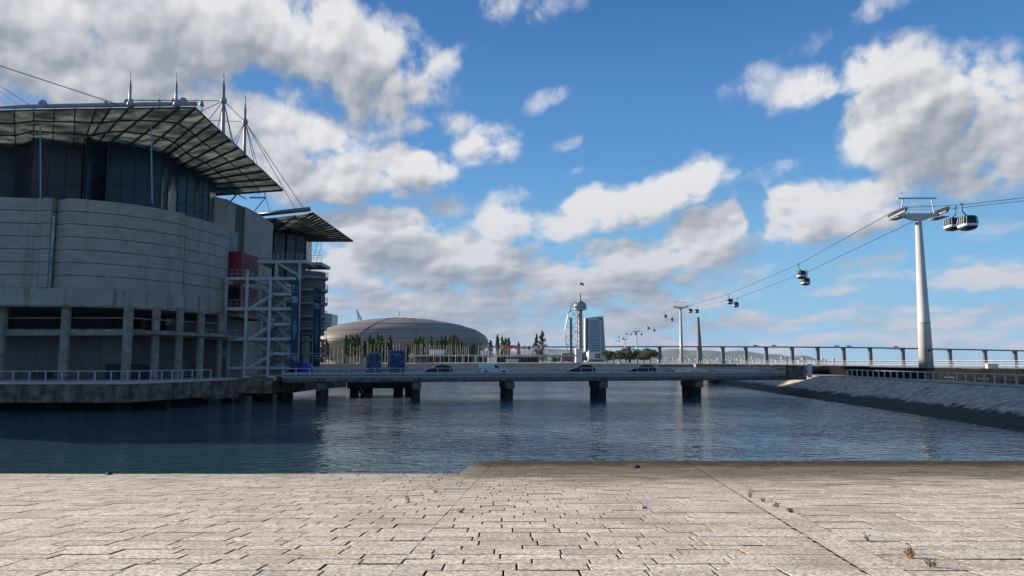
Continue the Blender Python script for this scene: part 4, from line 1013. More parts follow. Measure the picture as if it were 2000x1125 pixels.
# ------------------------------------------------------------------ right embankment
def wl(y): 
    T = [(30,38.5),(62,42.2),(94,45.2),(126,47.3),(193,53),(330,60)]
    for (a, xa), (b_, xb) in zip(T[:-1], T[1:]):
        if y <= b_: return xa+(xb-xa)*(y-a)/(b_-a)
    return T[-1][1]
QT = EYE-2.6
em = bpy.data.materials.new('revetment_stone'); em.use_nodes = True; t = em.node_tree; b = t.nodes['Principled BSDF']; b.inputs['Roughness'].default_value = .9
co = nn(t, 'ShaderNodeTexCoord'); s = nn(t, 'ShaderNodeSeparateXYZ'); t.links.new(co.outputs['Object'], s.inputs[0]); gm = nn(t, 'ShaderNodeNewGeometry')
e0_ = mixc(t, gm.outputs['Random Per Island'], (.34, .29, .225), (.53, .465, .365))
e1_ = mixc(t, mth(t, 'MULTIPLY', smooth(t, tn(.9, 7, .65), .5, .7), .5), e0_, (.11, .1, .09))
tide = mth(t, 'ADD', s.outputs[2], mth(t, 'MULTIPLY', tn(.5, 7, .75), 1.9))
e2_ = mixc(t, smooth(t, tide, 1.95, 2.25, 1.0, 0.0), e1_, mixc(t, tn(1.4, 5), (.02, .02, .016), (.06, .055, .04)))
t.links.new(e2_, b.inputs['Base Color'])
bp = nn(t, 'ShaderNodeBump'); bp.inputs['Strength'].default_value = .8; bp.inputs['Distance'].default_value = .08; t.links.new(tn(3, 6, .7), bp.inputs['Height']); t.links.new(bp.outputs[0], b.inputs['Normal'])
M['revet'] = em
w = MB(); rd = random.Random(11); NS = 12; SW = 7.6
y = 26.0
while y < 205:
    dy = .85 if y < 135 else 2.4
    x0 = wl(y+dy/2)
    for r_ in range(-3, NS):
        f0, f1 = r_/NS, (r_+1)/NS
        o_ = (dy/2 if r_ % 2 else 0)
        if y > 135 and r_ % 2: pass
        ya, yb_ = y+o_+.02, y+o_+dy-.03
        dz = rd.uniform(-.03, .03)-(.16 if rd.random() < .022 and r_ > 4 else 0)
        p = [(wl(ya)+SW*f0+.02, ya, QT*f0+dz), (wl(ya)+SW*f1-.03, ya, QT*f1-.01+dz), (wl(yb_)+SW*f1-.03, yb_, QT*f1-.01+dz), (wl(yb_)+SW*f0+.02, yb_, QT*f0+dz)]
        w.hexa([(a[0]+.1, a[1], a[2]-.3) for a in p], p)
    y += dy
wq = MB(); wq.hexa([(58,205,-2),(70,205,-2),(76,300,-2),(64,300,-2)], [(58,205,QT),(70,205,QT),(76,300,QT),(64,300,QT)]); tag(wq.build('quay_wall', M['rock_dark']), 'dark vertical quay wall continuing behind the stone embankment beyond the bridge', 'wall')
revet = w.build('embankment', M['revet'], origin=(50,100,0)); tag(revet, 'long sloping stone revetment with a dark tide band along the right bank', 'embankment')
# backing + walkway + upper wall
w = MB(); YS = [20,40,62,94,126,160,193,250,300]
for a, b_ in zip(YS[:6], YS[1:7]):
    xa, xb = wl(a), wl(b_)
    w.hexa([(xa-1.6,a,-1.6),(xa+30,a,-1.6),(xb+30,b_,-1.6),(xb-1.6,b_,-1.6)], [(xa-1.6,a,-1.0),(xa+30,a,-1.0),(xb+30,b_,-1.0),(xb-1.6,b_,-1.0)])
    w.hexa([(xa-1.4,a,-1.01),(xa+SW+1,a,-1.01),(xb+SW+1,b_,-1.01),(xb-1.4,b_,-1.01)], [(xa-1.4,a,-.92),(xa+SW+1,a,QT-.12),(xb+SW+1,b_,QT-.12),(xb-1.4,b_,-.92)])
tag(w.build('embankment_core', M['rock_dark'], origin=(50,100,0)), kind='structure')
w = MB(); 
for a, b_ in zip(YS[:-1], YS[1:]):
    xa, xb = wl(a)+SW-.1, wl(b_)+SW-.1
    w.hexa([(xa,a,-1),(xa+10,a,-1),(xb+10,b_,-1),(xb,b_,-1)], [(xa,a,QT+.02),(xa+10,a,QT+.02),(xb+10,b_,QT+.02),(xb,b_,QT+.02)])
tag(w.build('walkway', M['concrete'], origin=(50,100,0)), kind='structure')
PZt = EYE-.95
w = MB()
for a, b_ in zip(YS[:-1], YS[1:]):
    xa, xb = wl(a)+SW+7.2, wl(b_)+SW+7.2
    w.hexa([(xa,a,-1),(xa+15,a,-1),(xb+15,b_,-1),(xb,b_,-1)], [(xa,a,PZt-.02),(xa+15,a,PZt-.02),(xb+15,b_,PZt-.02),(xb,b_,PZt-.02)])
tag(w.build('promenade', M['concrete'], origin=(70,100,0)), kind='structure')
w = MB(); rd = random.Random(4)
yy = 40.0
wallm = panel_mat('dark_stone_masonry', (.016, .016, .016), .8, .3, .5); wallm.node_tree.nodes['Principled BSDF'].inputs['Specular IOR Level'].default_value = 0
while yy < 290:
    y2 = yy+6; xa, xb = wl(yy)+SW+6.5, wl(y2)+SW+6.5; h_ = PZt+rd.uniform(-.05,.12)
    w.hexa([(xa,yy,QT),(xa+.8,yy,QT),(xb+.8,y2-.04,QT),(xb,y2-.04,QT)], [(xa,yy,h_),(xa+.8,yy,h_),(xb+.8,y2-.04,h_),(xb,y2-.04,h_)]); yy = y2
tag(w.build('retaining_wall', wallm, origin=(62,100,QT)), 'long low dark stone wall behind the waterside railing on the right bank', 'wall')
rl_ = empty('railing', (wl(90)+SW+.4, 90, QT), label='grey metal railing running along the top of the stone embankment', cat='railing')
railing_run(rl_, [Vector((wl(y_)+SW+.35, y_, QT)) for y_ in (46,62,94,122)], 1.25, 2.05, (1.0,.12), .07, .06, M['bridge_rail'])
rl2 = empty('railing', (wl(90)+SW+9, 90, PZt), label='thin pale railing on the upper promenade around the cable car pylon', cat='railing')
railing_run(rl2, [Vector((wl(y_)+SW+20.5, y_, PZt)) for y_ in (60,94,126,193,280)], 1.1, 3.2, (1.0,.66,.33), .035, .025, M['white_steel'])
# bits of pipe on the walkway, one pale cabinet, hatch wall by the bridge end
pb_ = empty('pipe_barrier', (0,0,0), label='low bent pipe barrier standing between railing and dark wall', cat='barrier', group='low pipe barriers on the walkway')
w = MB(); w.path([Vector((0,-.8,0)), Vector((0,-.8,.5)), Vector((0,.8,.5))], .05).path([Vector((0,.2,.5)), Vector((0,.2,0))], .05); w.build('pipe', M['rail'], pb_)
for i, y_ in enumerate((68,73,78,84,90,98)):
    o = pb_ if i == 0 else copy_tree(pb_); o['label'] = 'low bent pipe barrier before the dark stone wall, '+ORD[i]+' counted from the camera'; place(o, (wl(y_)+SW+4.5, y_, QT+.02), .2)
w = MB(); p = P(1921,716,100); w.box(p.x-.7, p.x+.7, 98, 98.5, PZt, PZt+.6).box(p.x-.75,p.x+.75,97.9,98.6,PZt+.6,PZt+.65); tag(w.build('utility_cabinet', M['white']), 'small low white cabinet on the promenade right of the tall pylon', 'cabinet')
w = MB(); p = P(1580,716,122); w.box(p.x-.28, p.x+.28, 121.5, 122.0, QT, QT+2.1).box(p.x-.33,p.x+.33,121.45,122.05,QT+2.1,QT+2.16); tag(w.build('junction_box', M['white_paint']), 'upright white junction box at the right end of the bridge', 'cabinet')
w = MB(); a = P(1541,742,119); b_ = P(1571,742,121); w.wall([a, b_], EYE-2.3, EYE-.75, .5).wall([a+Vector((-.05,-.05,0)), b_+Vector((.05,-.05,0))], EYE-.75, EYE-.66, .6)
tag(w.build('parapet_wall', M['platform']), 'short rust stained concrete parapet where the bridge meets the bank', 'wall')
for i, px in enumerate((1539, 1571)):
    p = P(px, 735, 120); w = MB(); w.tube((p.x,120,EYE-2.4), (p.x,120,EYE+.9), .07, .05).lathe((p.x,120,EYE-2.4), [(.16,0),(.16,.12),(.07,.14)], 8)
    tag(w.build('post', M['rail']), ('slim grey post left of the rust stained parapet','slim grey post right of the rust stained parapet')[i], 'post')

# ------------------------------------------------------------------ cable car
LX, LY, SLP = 61.3, 110.0, .0945; OFF = 3.1
def line_pt(px, py, off):
    r = ray(px, py); k = (LX+off-SLP*LY)/(r.x-SLP*r.y); return Vector((r.x*k, r.y*k, EYE+r.z*k))
def pylon(px, ytop, ybase, d, r_top, r_base, label, detail=True):
    b_ = P(px, ybase, d); x = LX+SLP*(d-LY); zt = P(px, ytop, d).z; zb = PZt if d < 300 else EYE-1.2
    r_ = empty('cable_car_pylon', (x, d, zb), label=label, cat='pylon', group='cable car pylons')
    H = zt-zb; w = MB(); w.lathe((x, d, zb), [(r_base,0),(r_base*.86,H*.30),(r_base*.87,H*.302),(r_base*.87,H*.306),(r_base*.84,H*.308),(r_top,H)], 28); w.build('column', M['pylon'], r_, smooth=True)
    w = MB(); w.lathe((x, d, zb+H*.298), [(r_base*.9,0),(r_base*.9,.12)], 28)
    w.build('flange', M['rail'], r_)
    if detail:
        w = MB()
        for dx, hh in ((-.55,.18),(0,.42),(.45,.18)): w.box(x+dx-.14, x+dx+.14, d-r_base*1.0, d-r_base*.85, zb+2.6-hh/2, zb+2.6+hh/2)
        w.build('sign_plate', M['ink'], r_)
    # head frame
    pr = [(-2.9,.75),(-2.4,.5),(-.9,.0),(.9,.0),(2.4,.5),(2.9,.75),(2.9,1.0),(-2.9,1.0)]
    w = MB(); n = len(pr); vs = [(x+u, d-.32, zt+v) for u, v in pr]+[(x+u, d+.32, zt+v) for u, v in pr]
    w.add(vs, [tuple(range(n)), tuple(range(2*n-1,n-1,-1))]+[((i+1)%n,i,n+i,n+(i+1)%n) for i in range(n)]); w.build('crossarm', M['pylon'], r_)
    w = MB(); w.box(x-3.0, x+2.9, d-.12, d+.12, zt+3.25, zt+3.45)
    for u0, u1 in ((-2.5,-2.1),(2.5,2.1)): w.bar((x+u0*.85,d,zt+3.3), (x+u1*1.2,d,zt+.9), .14)
    w.build('lifting_frame', M['pylon'], r_)
    w = MB()
    for u in (-1.6,-.9,-.4,.2,.8,1.6): w.bar((x+u,d-.4,zt+1.0),(x+u,d-.4,zt+2.1),.05)
    w.bar((x-1.7,d-.4,zt+2.1),(x+1.7,d-.4,zt+2.1),.05).bar((x-1.7,d-.4,zt+1.55),(x+1.7,d-.4,zt+1.55),.04)
    w.build('maintenance_rail', M['rail'], r_)
    w = MB(); w.tube((x-2.3,d,zt+3.4),(x-2.3,d,zt+4.2),.03).lathe((x-2.3,d,zt+4.1),[(.02,0),(.16,.08),(.02,.2)],8); w.build('wind_gauge', M['rail'], r_)
    for s_ in (-1, 1):
        xc = x+s_*OFF; w = MB(); w.bar((xc, d-2.4, zt+.95-.5*0), (xc, d+2.4, zt+.75), .3, .28); asm = w.build('sheave_beam', M['grey_steel'], r_)
        w = MB()
        for k in range(8):
            yk = d-2.4+k*.68; zk = zt+1.25-.03*(k-3.5)**2*.25-(.04*(k-3.5)); w.tube((xc-.12,yk,zk), (xc+.12,yk,zk), .3, n=14)
        w.build('sheave', M['tyre'], asm)
        w = MB(); w.box(xc-.7, xc+.7, d-1.6, d+1.6, zt+.25, zt+.33); w.build('catwalk', M['rail'], r_)
    return r_, zt
PYL = []
for a in ((1790,430,713,110,.44,1.0,'tall white tapered cable car pylon in the right foreground, nearest of four'),
          (1327,603,711,380,.55,1.0,'white cable car pylon standing left of the dark bridge tower'),
          (1223,649,705,690,.5,.95,'small distant cable car pylon above the pine trees'),
          (1190,664,700,880,.5,.95,'tiniest cable car pylon, beside the hotel tower')):
    PYL.append(pylon(*a, detail=a[3] < 400))
# gondola prototype, hanging from z=0, rope along local Y
gp = empty('gondola', (0,0,0), label='x', cat='gondola', group='cable car gondolas')
HL = 1.8
GX = .62
def ring(zs, hx, hy, ch, z_):
    return [(GX+a, b_, z_) for a, b_ in ((-hx+ch,-hy),(hx-ch,-hy),(hx,-hy+ch),(hx,hy-ch),(hx-ch,hy),(-hx+ch,hy),(-hx,hy-ch),(-hx,-hy+ch))]
def shell(levels, name, mt, cap=True, smooth_=False):
    w = MB(); vs = []
    for hx, hy, z_ in levels: vs += ring(None, hx, hy, .28, -HL-z_)
    k = len(levels); fs = [(j*8+i, (j+1)*8+i, (j+1)*8+(i+1) % 8, j*8+(i+1) % 8) for j in range(k-1) for i in range(8)]
    if cap: fs += [tuple(range(8)), tuple(range(k*8-1, k*8-9, -1))]
    w.add(vs, fs); return w.build(name, mt, gp)
shell([(.72,.95,-.08),(.86,1.08,0),(.90,1.12,.08)], 'roof', M['dark_steel'])
shell([(.88,1.10,.08),(.98,1.20,.5),(1.03,1.26,1.0)], 'window_band', M['car_glass'])
shell([(1.035,1.265,.98),(1.04,1.27,1.14)], 'belt', M['ink'])
shell([(1.045,1.275,1.12),(1.0,1.24,1.48)], 'side_panel', M['white_paint'])
shell([(.99,1.23,1.47),(.9,1.1,1.75),(.7,.85,1.92)], 'floor_pan', M['ink'])
for sx_ in (-1, 1):
    for yy_ in (-.98, -.3, .3, .98): w = MB(); w.bar((GX+sx_*.90, yy_*.9, -HL-.05), (GX+sx_*1.05, yy_, -HL-1.1), .07); w.build('window_pillar', M['white_paint'], gp)
for sy_ in (-1, 1):
    for xx_ in (-.72, .72): w = MB(); w.bar((GX+xx_*.9, sy_*1.11, -HL-.05), (GX+xx_, sy_*1.285, -HL-1.1), .06); w.build('window_pillar', M['white_paint'], gp)
w = MB(); w.path([Vector((0,0,-.1)), Vector((-.02,0,-.5)), Vector((-.02,0,-.85)), Vector((.08,0,-1.1)), Vector((.30,0,-1.33)), Vector((GX-.04,0,-1.62)), Vector((GX,0,-HL+.05))], .085, n=8)
w.bar((GX,-.7,-HL+.12),(GX,.7,-HL+.12),.09); w.build('hanger_arm', M['dark_steel'], gp)
w = MB(); w.bar((0,-.35,0),(0,.35,0),.2,.18).bar((0,.1,.05),(0,.42,.35),.12); w.build('rope_grip', M['dark_steel'], gp)
w = MB(); w.box(GX-.06,GX+.06,-.06,.06,-HL-2.08,-HL-1.92); w.build('floor_light', M['dark_steel'], gp)
GON = [ # (px,py of grip), side, label
 (1879,400,-1,'right and nearer of the two big gondolas beside the tall pylon'),
 (1866,407,1,'left big gondola, partly hidden behind the nearest cabin right of the tall pylon'),
 (1560,516,-1,'upper gondola of the vertically stacked pair left of the tall pylon'),
 (1577,531,1,'lower gondola of the vertically stacked pair left of the tall pylon'),
 (1422,575,-1,'left gondola of the overlapping pair midway along the ropes'),
 (1440,582,1,'right gondola of the overlapping pair midway along the ropes'),
 (1346,597,-1,'left gondola of the pair just right of the pylon by the bridge tower'),
 (1363,598,1,'right gondola of the pair just right of the pylon by the bridge tower'),
 (1298,610,-1,'left gondola of the pair just left of the pylon by the bridge tower'),
 (1314,617,1,'right gondola of the pair just left of the pylon by the bridge tower'),
 (1265,635,-1,'left gondola of the small pair low over the river'),
 (1279,639,1,'right gondola of the small pair low over the river'),
 (1240,647,-1,'left gondola of the tiny pair right of the distant pylon'),
 (1254,648,1,'right gondola of the tiny pair right of the distant pylon'),
 (1223,648,-1,'tiny gondola in front of the distant pylon'),
 (1233,649,1,'tiny gondola immediately right of the distant pylon shaft'),
 (1208,655,-1,'left one of the tiny pair left of the distant pylon'),
 (1218,658,1,'right one of the tiny pair left of the distant pylon'),
 (1194,662,-1,'speck sized gondola left of the tiniest pylon'),
 (1204,663,1,'speck sized gondola right of the tiniest pylon')]
ropes = {-1: [], 1: []}
first = True
for px, py, sd_, lb in GON:
    q = line_pt(px, py, sd_*OFF)
    if q.y > 1200 or q.y < 40: q = Vector((LX+sd_*OFF+SLP*(900-LY), 905+px % 7*4, P(px,py,900).z))
    o = gp if first else copy_tree(gp); first = False
    o['label'] = lb; place(o, q, -math.atan(SLP)+(math.pi if sd_ > 0 else 0)); o.scale = (.84, .84, .86); ropes[sd_].append(q)
for sd_ in (-1, 1):
    pts = [Vector(q) for q in ropes[sd_]]
    for root, zt in PYL: 
        x_, y_, _ = root.location; pts.append(Vector((x_+sd_*OFF, y_-1.6, zt+1.55))); pts.append(Vector((x_+sd_*OFF, y_+1.6, zt+1.52)))
    pts = [p for p in pts]; pts.sort(key=lambda v: v.y)
    e_ = line_pt(2000, 386 if sd_ < 0 else 392, sd_*OFF); pts = [p for p in pts if p.y > e_.y+1]
    f_ = pts[0]; dirn = (e_-f_).normalized(); pts = [e_+dirn*18, e_]+pts
    w = MB(); w.path(pts, .05 if True else 0, n=6)
    tag(w.build('haul_rope', M['cable']), ('left steel haul rope of the cable car running pylon to pylon' if sd_ < 0 else 'right steel haul rope of the cable car running pylon to pylon'), 'cable')

# ------------------------------------------------------------------ far bank: land sheet, beige stepped quay
LZ = EYE-1.15
w = MB(); Ye = [(330,96),(600,112),(900,140),(1300,150),(1900,170)]
poly = [(-1800,300),(62+SW,300)]+[(x_,y_) for y_, x_ in Ye]+[(-1800,1900)]
w.prism(poly, -1, LZ-.0); tag(w.build('ground', M['concrete'], origin=(0,600,0)), kind='structure')
w = MB(); xs0, xs1 = -150, 58
for k in range(10): w.box(xs0, xs1, 268+k*3.2, 300, -.5+k*.52-.5, -.5+(k+1)*.52)
w.box(xs0, xs1, 299.9, 303, 0, LZ+.25)
tag(w.build('quay_steps', M['beige'], origin=(0,280,0)), kind='structure')
def fbox(name, x0, x1, y0, y1, d, dep, mt, label, cat):
    p = P(x0,y1,d); q = P(x1,y0,d); w = MB(); w.box(p.x,q.x,d,d+dep,p.z,q.z); return tag(w.build(name, mt), label, cat) if label else w
# beige terraces in sun: right steps below pines
w = MB(); a = P(1188,720,318); b_ = P(1318,720,318)
for k in range(8):
    z0_ = P(1200, 719-k*1.4, 318).z; w.box(a.x+k*.9, b_.x-k*3.4, 306+k*1.6, 322, z0_-.6, z0_)
tag(w.build('stepped_seating', M['beige']), 'sunlit pale stepped seating below the pine trees on the far bank', 'steps')
w = MB(); a = P(1000,712,306); b_ = P(1110,712,306); w.hexa([(a.x-40,304,LZ-.2),(b_.x,304,LZ-.2),(b_.x+8,318,LZ-.2),(a.x-30,318,LZ-.2)],[(a.x-38,305,LZ+.5),(b_.x-2,305,LZ+.5),(b_.x+6,317,LZ+.7),(a.x-30,317,LZ+.7)])
tag(w.build('planter_wall', M['beige']), 'long low beige planter bank behind the bridge centre', 'planter')
# long white pavilion
pav = empty('pavilion', P(960,706,330), label='long low pavilion with thin white flat roof and dark glazing on the far bank', cat='building')
def pbx(name, x0, x1, y0, y1, d, dep, mt, par):
    p = P(x0,y1,d); q = P(x1,y0,d); w = MB(); w.box(p.x,q.x,d,d+dep,p.z,q.z); return w.build(name, mt, par)
pbx('roof', 797, 1128, 693, 696, 328, 16, M['white'], pav)
pbx('glazing', 970, 1052, 697, 710, 334, 8, M['ink'], pav); pbx('back_wall', 799, 950, 697, 708, 338, 4, M['red_pale'] if False else M['platform'], pav)
w = MB()
for k in range(38):
    p = P(802+k*3.7, 708, 332); w.box(p.x-.12,p.x+.12,332,332.4,p.z,P(800,696,332).z)
w.build('slat_screen', M['rail'], pav)
for px in (800,905,923,928,946,1063,1080,1098,1119):
    p = P(px,711,330); w = MB(); w.box(p.x-.25,p.x+.25,330,330.6,p.z,P(px,695,330).z); w.build('column', M['white'], pav)
pbx('wall_panel', 926, 932, 694, 714, 327, 3, M['white'], pav)
for x0, x1, y0, y1, d, lb in ((839,868,684,693.5,336,'small white box on the pavilion roof left of the parked van'),(800,806,691,699,320,'little white booth right of the blue trucks'),
        (938,955,686,697,345,'pale grey glazed cube behind the flagpoles'),(988,1013,702,710,318,'pale glass kiosk in front of the dark pavilion glazing')):
    w = fbox('kiosk', x0, x1, y0, y1, d, 5, None, None, None); p = P(x0,y1,d); q = P(x1,y0,d); w.box(p.x-.2,q.x+.2,d-.2,d+5.2,q.z,q.z+.25); w.box(p.x+.4,p.x+(q.x-p.x)*.3,d-.06,d,p.z,p.z+(q.z-p.z)*.7)
    tag(w.build('kiosk', M['white']), lb, 'kiosk')
# cable-car base station bits: white slab, white building with windows, white chimney
w = MB(); p = P(1125,710,420); q = P(1137,681,420); w.box(p.x,q.x,420,427,p.z,q.z); w.box(p.x+1,q.x-1,419.9,420,P(1125,692,420).z,P(1125,689,420).z); tag(w.build('white_slab_tower', M['white']), 'upright white slab block beneath the observation tower', 'building')
sb = empty('station_building', P(1160,704,450), label='white cube building with dark windows left of the pine trees', cat='building')
pbx('wall', 1150,1172,687,704,450,14,M['white'],sb)
for x0, y0 in ((1163,691),(1168,691),(1163,696),(1168,696)): pbx('window', x0, x0+4, y0, y0+3.6, 449.9, .2, M['ink'], sb)
pbx('dark_base', 1152,1178,702,706,440,5,M['panel_dark'],sb)
w = MB(); w.path([P(1151,684,435), P(1151,700,435), P(1149,706,435), P(1146,708,435)], .7, n=10); tag(w.build('slide_tube', M['white']), 'white bent pipe standing before the white cube building', 'pipe')
fb_ = fbox('low_building', 1098,1128,690,706,460,12,M['panel_dark'],'grey low flat roofed building under the observation tower','building')
fb_ = fbox('low_building', 1137,1150,688,704,470,12,M['panel_dark'],'dark small building between white slab and white cube','building')
# waterfront terrace with sunlit slab and rows of dark seats
w = MB(); a = P(1378,711,300); b_ = P(1457,713,300); w.box(a.x,b_.x,296,304,EYE-1.35,EYE-.9); 
tag(w.build('terrace_roof', M['white']), 'bright sunlit thin white slab over the riverside terrace', 'roof')
sc_ = None; rd = random.Random(8)
for i in range(26):
    px = 1385+i*5.2
    if sc_ is None:
        sc_ = empty('parasol', (0,0,0), label='dark closed parasol in the row along the riverside terrace', cat='parasol', group='closed parasols on the riverside terrace')
        w = MB(); w.tube((0,0,0),(0,0,1.0),.04); w.build('pole', M['rail'], sc_)
        w = MB(); w.lathe((0,0,.45),[(.05,0),(.22,.15),(.30,.5),(.12,1.0),(.02,1.1)],8); w.build('canopy', M['ink'], sc_)
        o = sc_
    else: o = copy_tree(sc_)
    o['label'] = 'dark closed parasol on the riverside terrace, '+ORD[i]+' from the left end'
    p = P(px, 716, 200); place(o, (p.x, 200+rd.uniform(-2,2), EYE-2.6), 0)
w = MB(); a = P(1378,720,190); b_ = P(1545,720,190); w.box(a.x,b_.x,194,206,EYE-4.0,EYE-2.6); tag(w.build('terrace_floor', M['concrete'], origin=(60,200,0)), kind='structure')
# glass-walled stretch of promenade left of the terrace with bollards
rd = random.Random(2)
bo = None
for i in range(26):
    px = 1292+i*4.4
    if bo is None:
        bo = MB(); bo.lathe((0,0,0),[(.16,0),(.16,.85),(.12,.95),(.02,1.0)],8); bo = bo.build('bollard', M['pole'], origin=(0,0,0)); tag(bo,'short pale bollard in the row on the far promenade','bollard','bollards on the far promenade'); o = bo
    else: o = bo.copy(); col.objects.link(o)
    o['label'] = 'short pale bollard on the far promenade, '+ORD[i]+' of its row from the left'
    p = P(px,712,345+rd.uniform(-15,25)); o.location = (p.x, p.y, LZ); o.scale = (1.3,1.3,rd.uniform(1.2,2.2))
# arena dome
ar = empty('arena', (P(780,690,650).x, 690, LZ), label='huge low shell domed arena clad in bronze brown panels behind the poplars', cat='arena')
cx = (P(592,660,680).x+P(953,660,680).x)/2; hx = (P(953,660,680).x-P(592,660,680).x)/2
def dome(u, v, sc=1.0):   # u around, v 0..1 bottom to top
    prof = [(.84,3.5),(.92,8),(.975,14),(1.0,20),(.965,25.5),(.86,31),(.66,36.2),(.38,40.4),(.12,42.4),(0,42.6)]
    f_ = v*(len(prof)-1); i = min(int(f_), len(prof)-2); f_ -= i; r_ = prof[i][0]*(1-f_)+prof[i+1][0]*f_; z_ = prof[i][1]*(1-f_)+prof[i+1][1]*f_
    x_ = math.cos(u)*hx*r_*sc; y_ = math.sin(u)*62*r_*sc
    return Vector((cx+x_, 705+y_, LZ+z_*(1-.0*x_/hx)))
dm = bpy.data.materials.new('arena_shell'); dm.use_nodes = True; t = dm.node_tree; b = t.nodes['Principled BSDF']; b.inputs['Roughness'].default_value = .55; b.inputs['Metallic'].default_value = .15
co = nn(t, 'ShaderNodeTexCoord'); 
wv_ = nn(t, 'ShaderNodeTexWave'); wv_.inputs['Scale'].default_value = .35; wv_.inputs['Distortion'].default_value = .6; t.links.new(co.outputs['Object'], wv_.inputs['Vector'])
gcol = mixc(t, mth(t,'MULTIPLY',wv_.outputs[0],.35), (.25,.215,.175), (.19,.165,.14)); t.links.new(mixc(t, mth(t,'MULTIPLY',smooth(t, tn(.05,6), .4,.7),.4), gcol, (.30,.26,.215)), b.inputs['Base Color'])
M['dome'] = dm
w = MB(); NU, NV = 96, 32; vs = [dome(2*math.pi*i/NU, j/NV) for j in range(NV+1) for i in range(NU)]
w.add(vs, [(j*NU+i, j*NU+(i+1)%NU, (j+1)*NU+(i+1)%NU, (j+1)*NU+i) for j in range(NV) for i in range(NU)]); sh = w.build('shell', dm, ar, smooth=True)
for v in (.36,.52,.64,.80):
    w = MB()
    for i in range(NU): w.tube(dome(2*math.pi*i/NU, v, 1.0), dome(2*math.pi*(i+1)/NU, v, 1.0), .2, n=4, caps=False)
    w.build('seam', M['dark_steel'], sh)
for u in (4.25,4.85):
    w = MB()
    for j in range(14,30): w.tube(dome(u+j*.01, j/NV, 1.002), dome(u+(j+1)*.01, (j+1)/NV, 1.002), .25, n=4, caps=False)
    w.build('seam', M['dark_steel'], sh)
w = MB()
for k in range(5): p = P(768+k*20+20, 619+k*k*.35, 690); w.lathe((p.x, 690, LZ+38.2-k*k*.45), [(5,0),(4,1.6),(1,3.2)], 12, 1.3, .8)
w.build('skylight', M['dark_steel'], sh)
w = MB(); w.lathe((cx, 705, LZ), [(hx*.82,0),(hx*.83,5)], 72, 1, 60/hx); w.build('base_wall', M['panel_dark'], ar)
w = MB()
for i in range(60):
    u = 2*math.pi*i/60; p = Vector((cx+math.cos(u)*hx*.86, 705+math.sin(u)*53, LZ)); w.bar(p, p+Vector((0,0,4.5)), .8)
w.build('buttress', M['void'], ar)
w = MB(); w.tube(P(780,617,690), P(780,608,690), .25); w.build('lightning_rod', M['cable'], ar)
w = MB(); w.tube(P(700,626,720), P(696,604,720), .9, .5).tube(P(707,626,720), P(697,605,720), .7, .5).tube(P(704,626,720),P(697,605,720),.3); tag(w.build('leaning_mast', M['white']), 'pair of leaning white struts rising behind the left of the arena', 'mast')
# teal office block
of = empty('office_block', P(636,700,860), label='teal glass office block showing right of the slimmer banner', cat='building')
w = MB(); p = P(606,700,860); q = P(646,700,860); zt0, zt1 = P(612,609,860).z, P(646,613,860).z
w.hexa([(p.x,860,LZ),(q.x,860,LZ),(q.x,890,LZ),(p.x,890,LZ)], [(p.x,860,zt0),(q.x,860,zt1),(q.x,890,zt1),(p.x,890,zt0)]); w.build('wall', M['teal_glass'], of)
w = MB()
for k in range(15):
    z_ = LZ+4+k*3.9
    if z_ < zt1-1: w.box(p.x-.1, q.x+.1, 859.7, 860, z_, z_+.9)
w.build('floor_band', M['rail'], of)

# ------------------------------------------------------------------ observation tower and hotel
ot = empty('observation_tower', (P(1134,700,1500).x, 1500, LZ), label='slim white observation tower with round pod, sail shaped lattice and a flag on top', cat='tower')
D_ = 1500
def V(px, py, dd=0): return P(px, py, D_+dd)
def ml(px): return P(px, 640, D_).x
x0 = ml(1133.5)
w = MB(); w.lathe((x0, D_, LZ), [(4.6,0),(4.6,V(1133,606).z-LZ)], 16); w.lathe((x0-5, D_+2, LZ), [(1.6,0),(1.6,V(1133,606).z-LZ)], 10); w.build('shaft', M['grey_steel'], ot, smooth=False)
zb_ = V(1133,606).z
w = MB(); w.lathe((x0, D_, zb_), [(9,0),(12.8,1.0),(13,4)], 32); w.lathe((x0, D_, zb_+7.2), [(13,0),(12.9,2.6),(11.8,5.6),(9.5,8.2),(6.5,9.6),(6.2,11),(2,11.6)], 32); w.build('pod', M['grey_steel'], ot, smooth=False)
w = MB(); w.lathe((x0, D_, zb_+4), [(12.7,0),(12.7,3.2)], 32); w.build('pod_window', M['car_glass'], ot)
w = MB(); w.lathe((x0, D_, zb_+7.3), [(13.15,0),(13.15,1.0)], 32); w.lathe((x0, D_, zb_+2.6), [(13.15,0),(13.15,1.2)], 32); w.build('pod_band', M['white'], ot)
w = MB(); w.lathe((x0, D_, V(1133,590).z), [(1.8,0),(1.7,V(1133,573).z-V(1133,590).z),(.4,V(1133,573).z-V(1133,590).z+.5)], 10); w.tube((x0,D_,V(1133,573).z), (x0,D_,V(1133,551).z), .4, .25); w.build('spire', M['rail'], ot)
fp = Vector((x0, D_, V(1133,551).z))
w = MB(); vs = []
for k in range(7): 
    xx = k*1.3; yy_ = math.sin(k*.9)*.6; vs += [fp+Vector((xx, yy_, -.3-k*.35)), fp+Vector((xx, yy_, -5.4-k*.45))]
w.add([v for v in vs]+[v+Vector((0,.06,0)) for v in vs], [(2*i,2*i+1,2*i+3,2*i+2) for i in range(6)]+[(14+2*i,16+2*i,17+2*i,15+2*i) for i in range(6)]); w.build('flag', M['orange'], ot)
arc = [(1109,686),(1106,675),(1104,660),(1104,645),(1106,630),(1110,614),(1115,602),(1121,592),(1127,588)]
w = MB()
for dd in (-6, 6):
    pts = [V(a,b_)+Vector((0,dd,0)) for a, b_ in arc]; w.path(pts, .65, n=6)
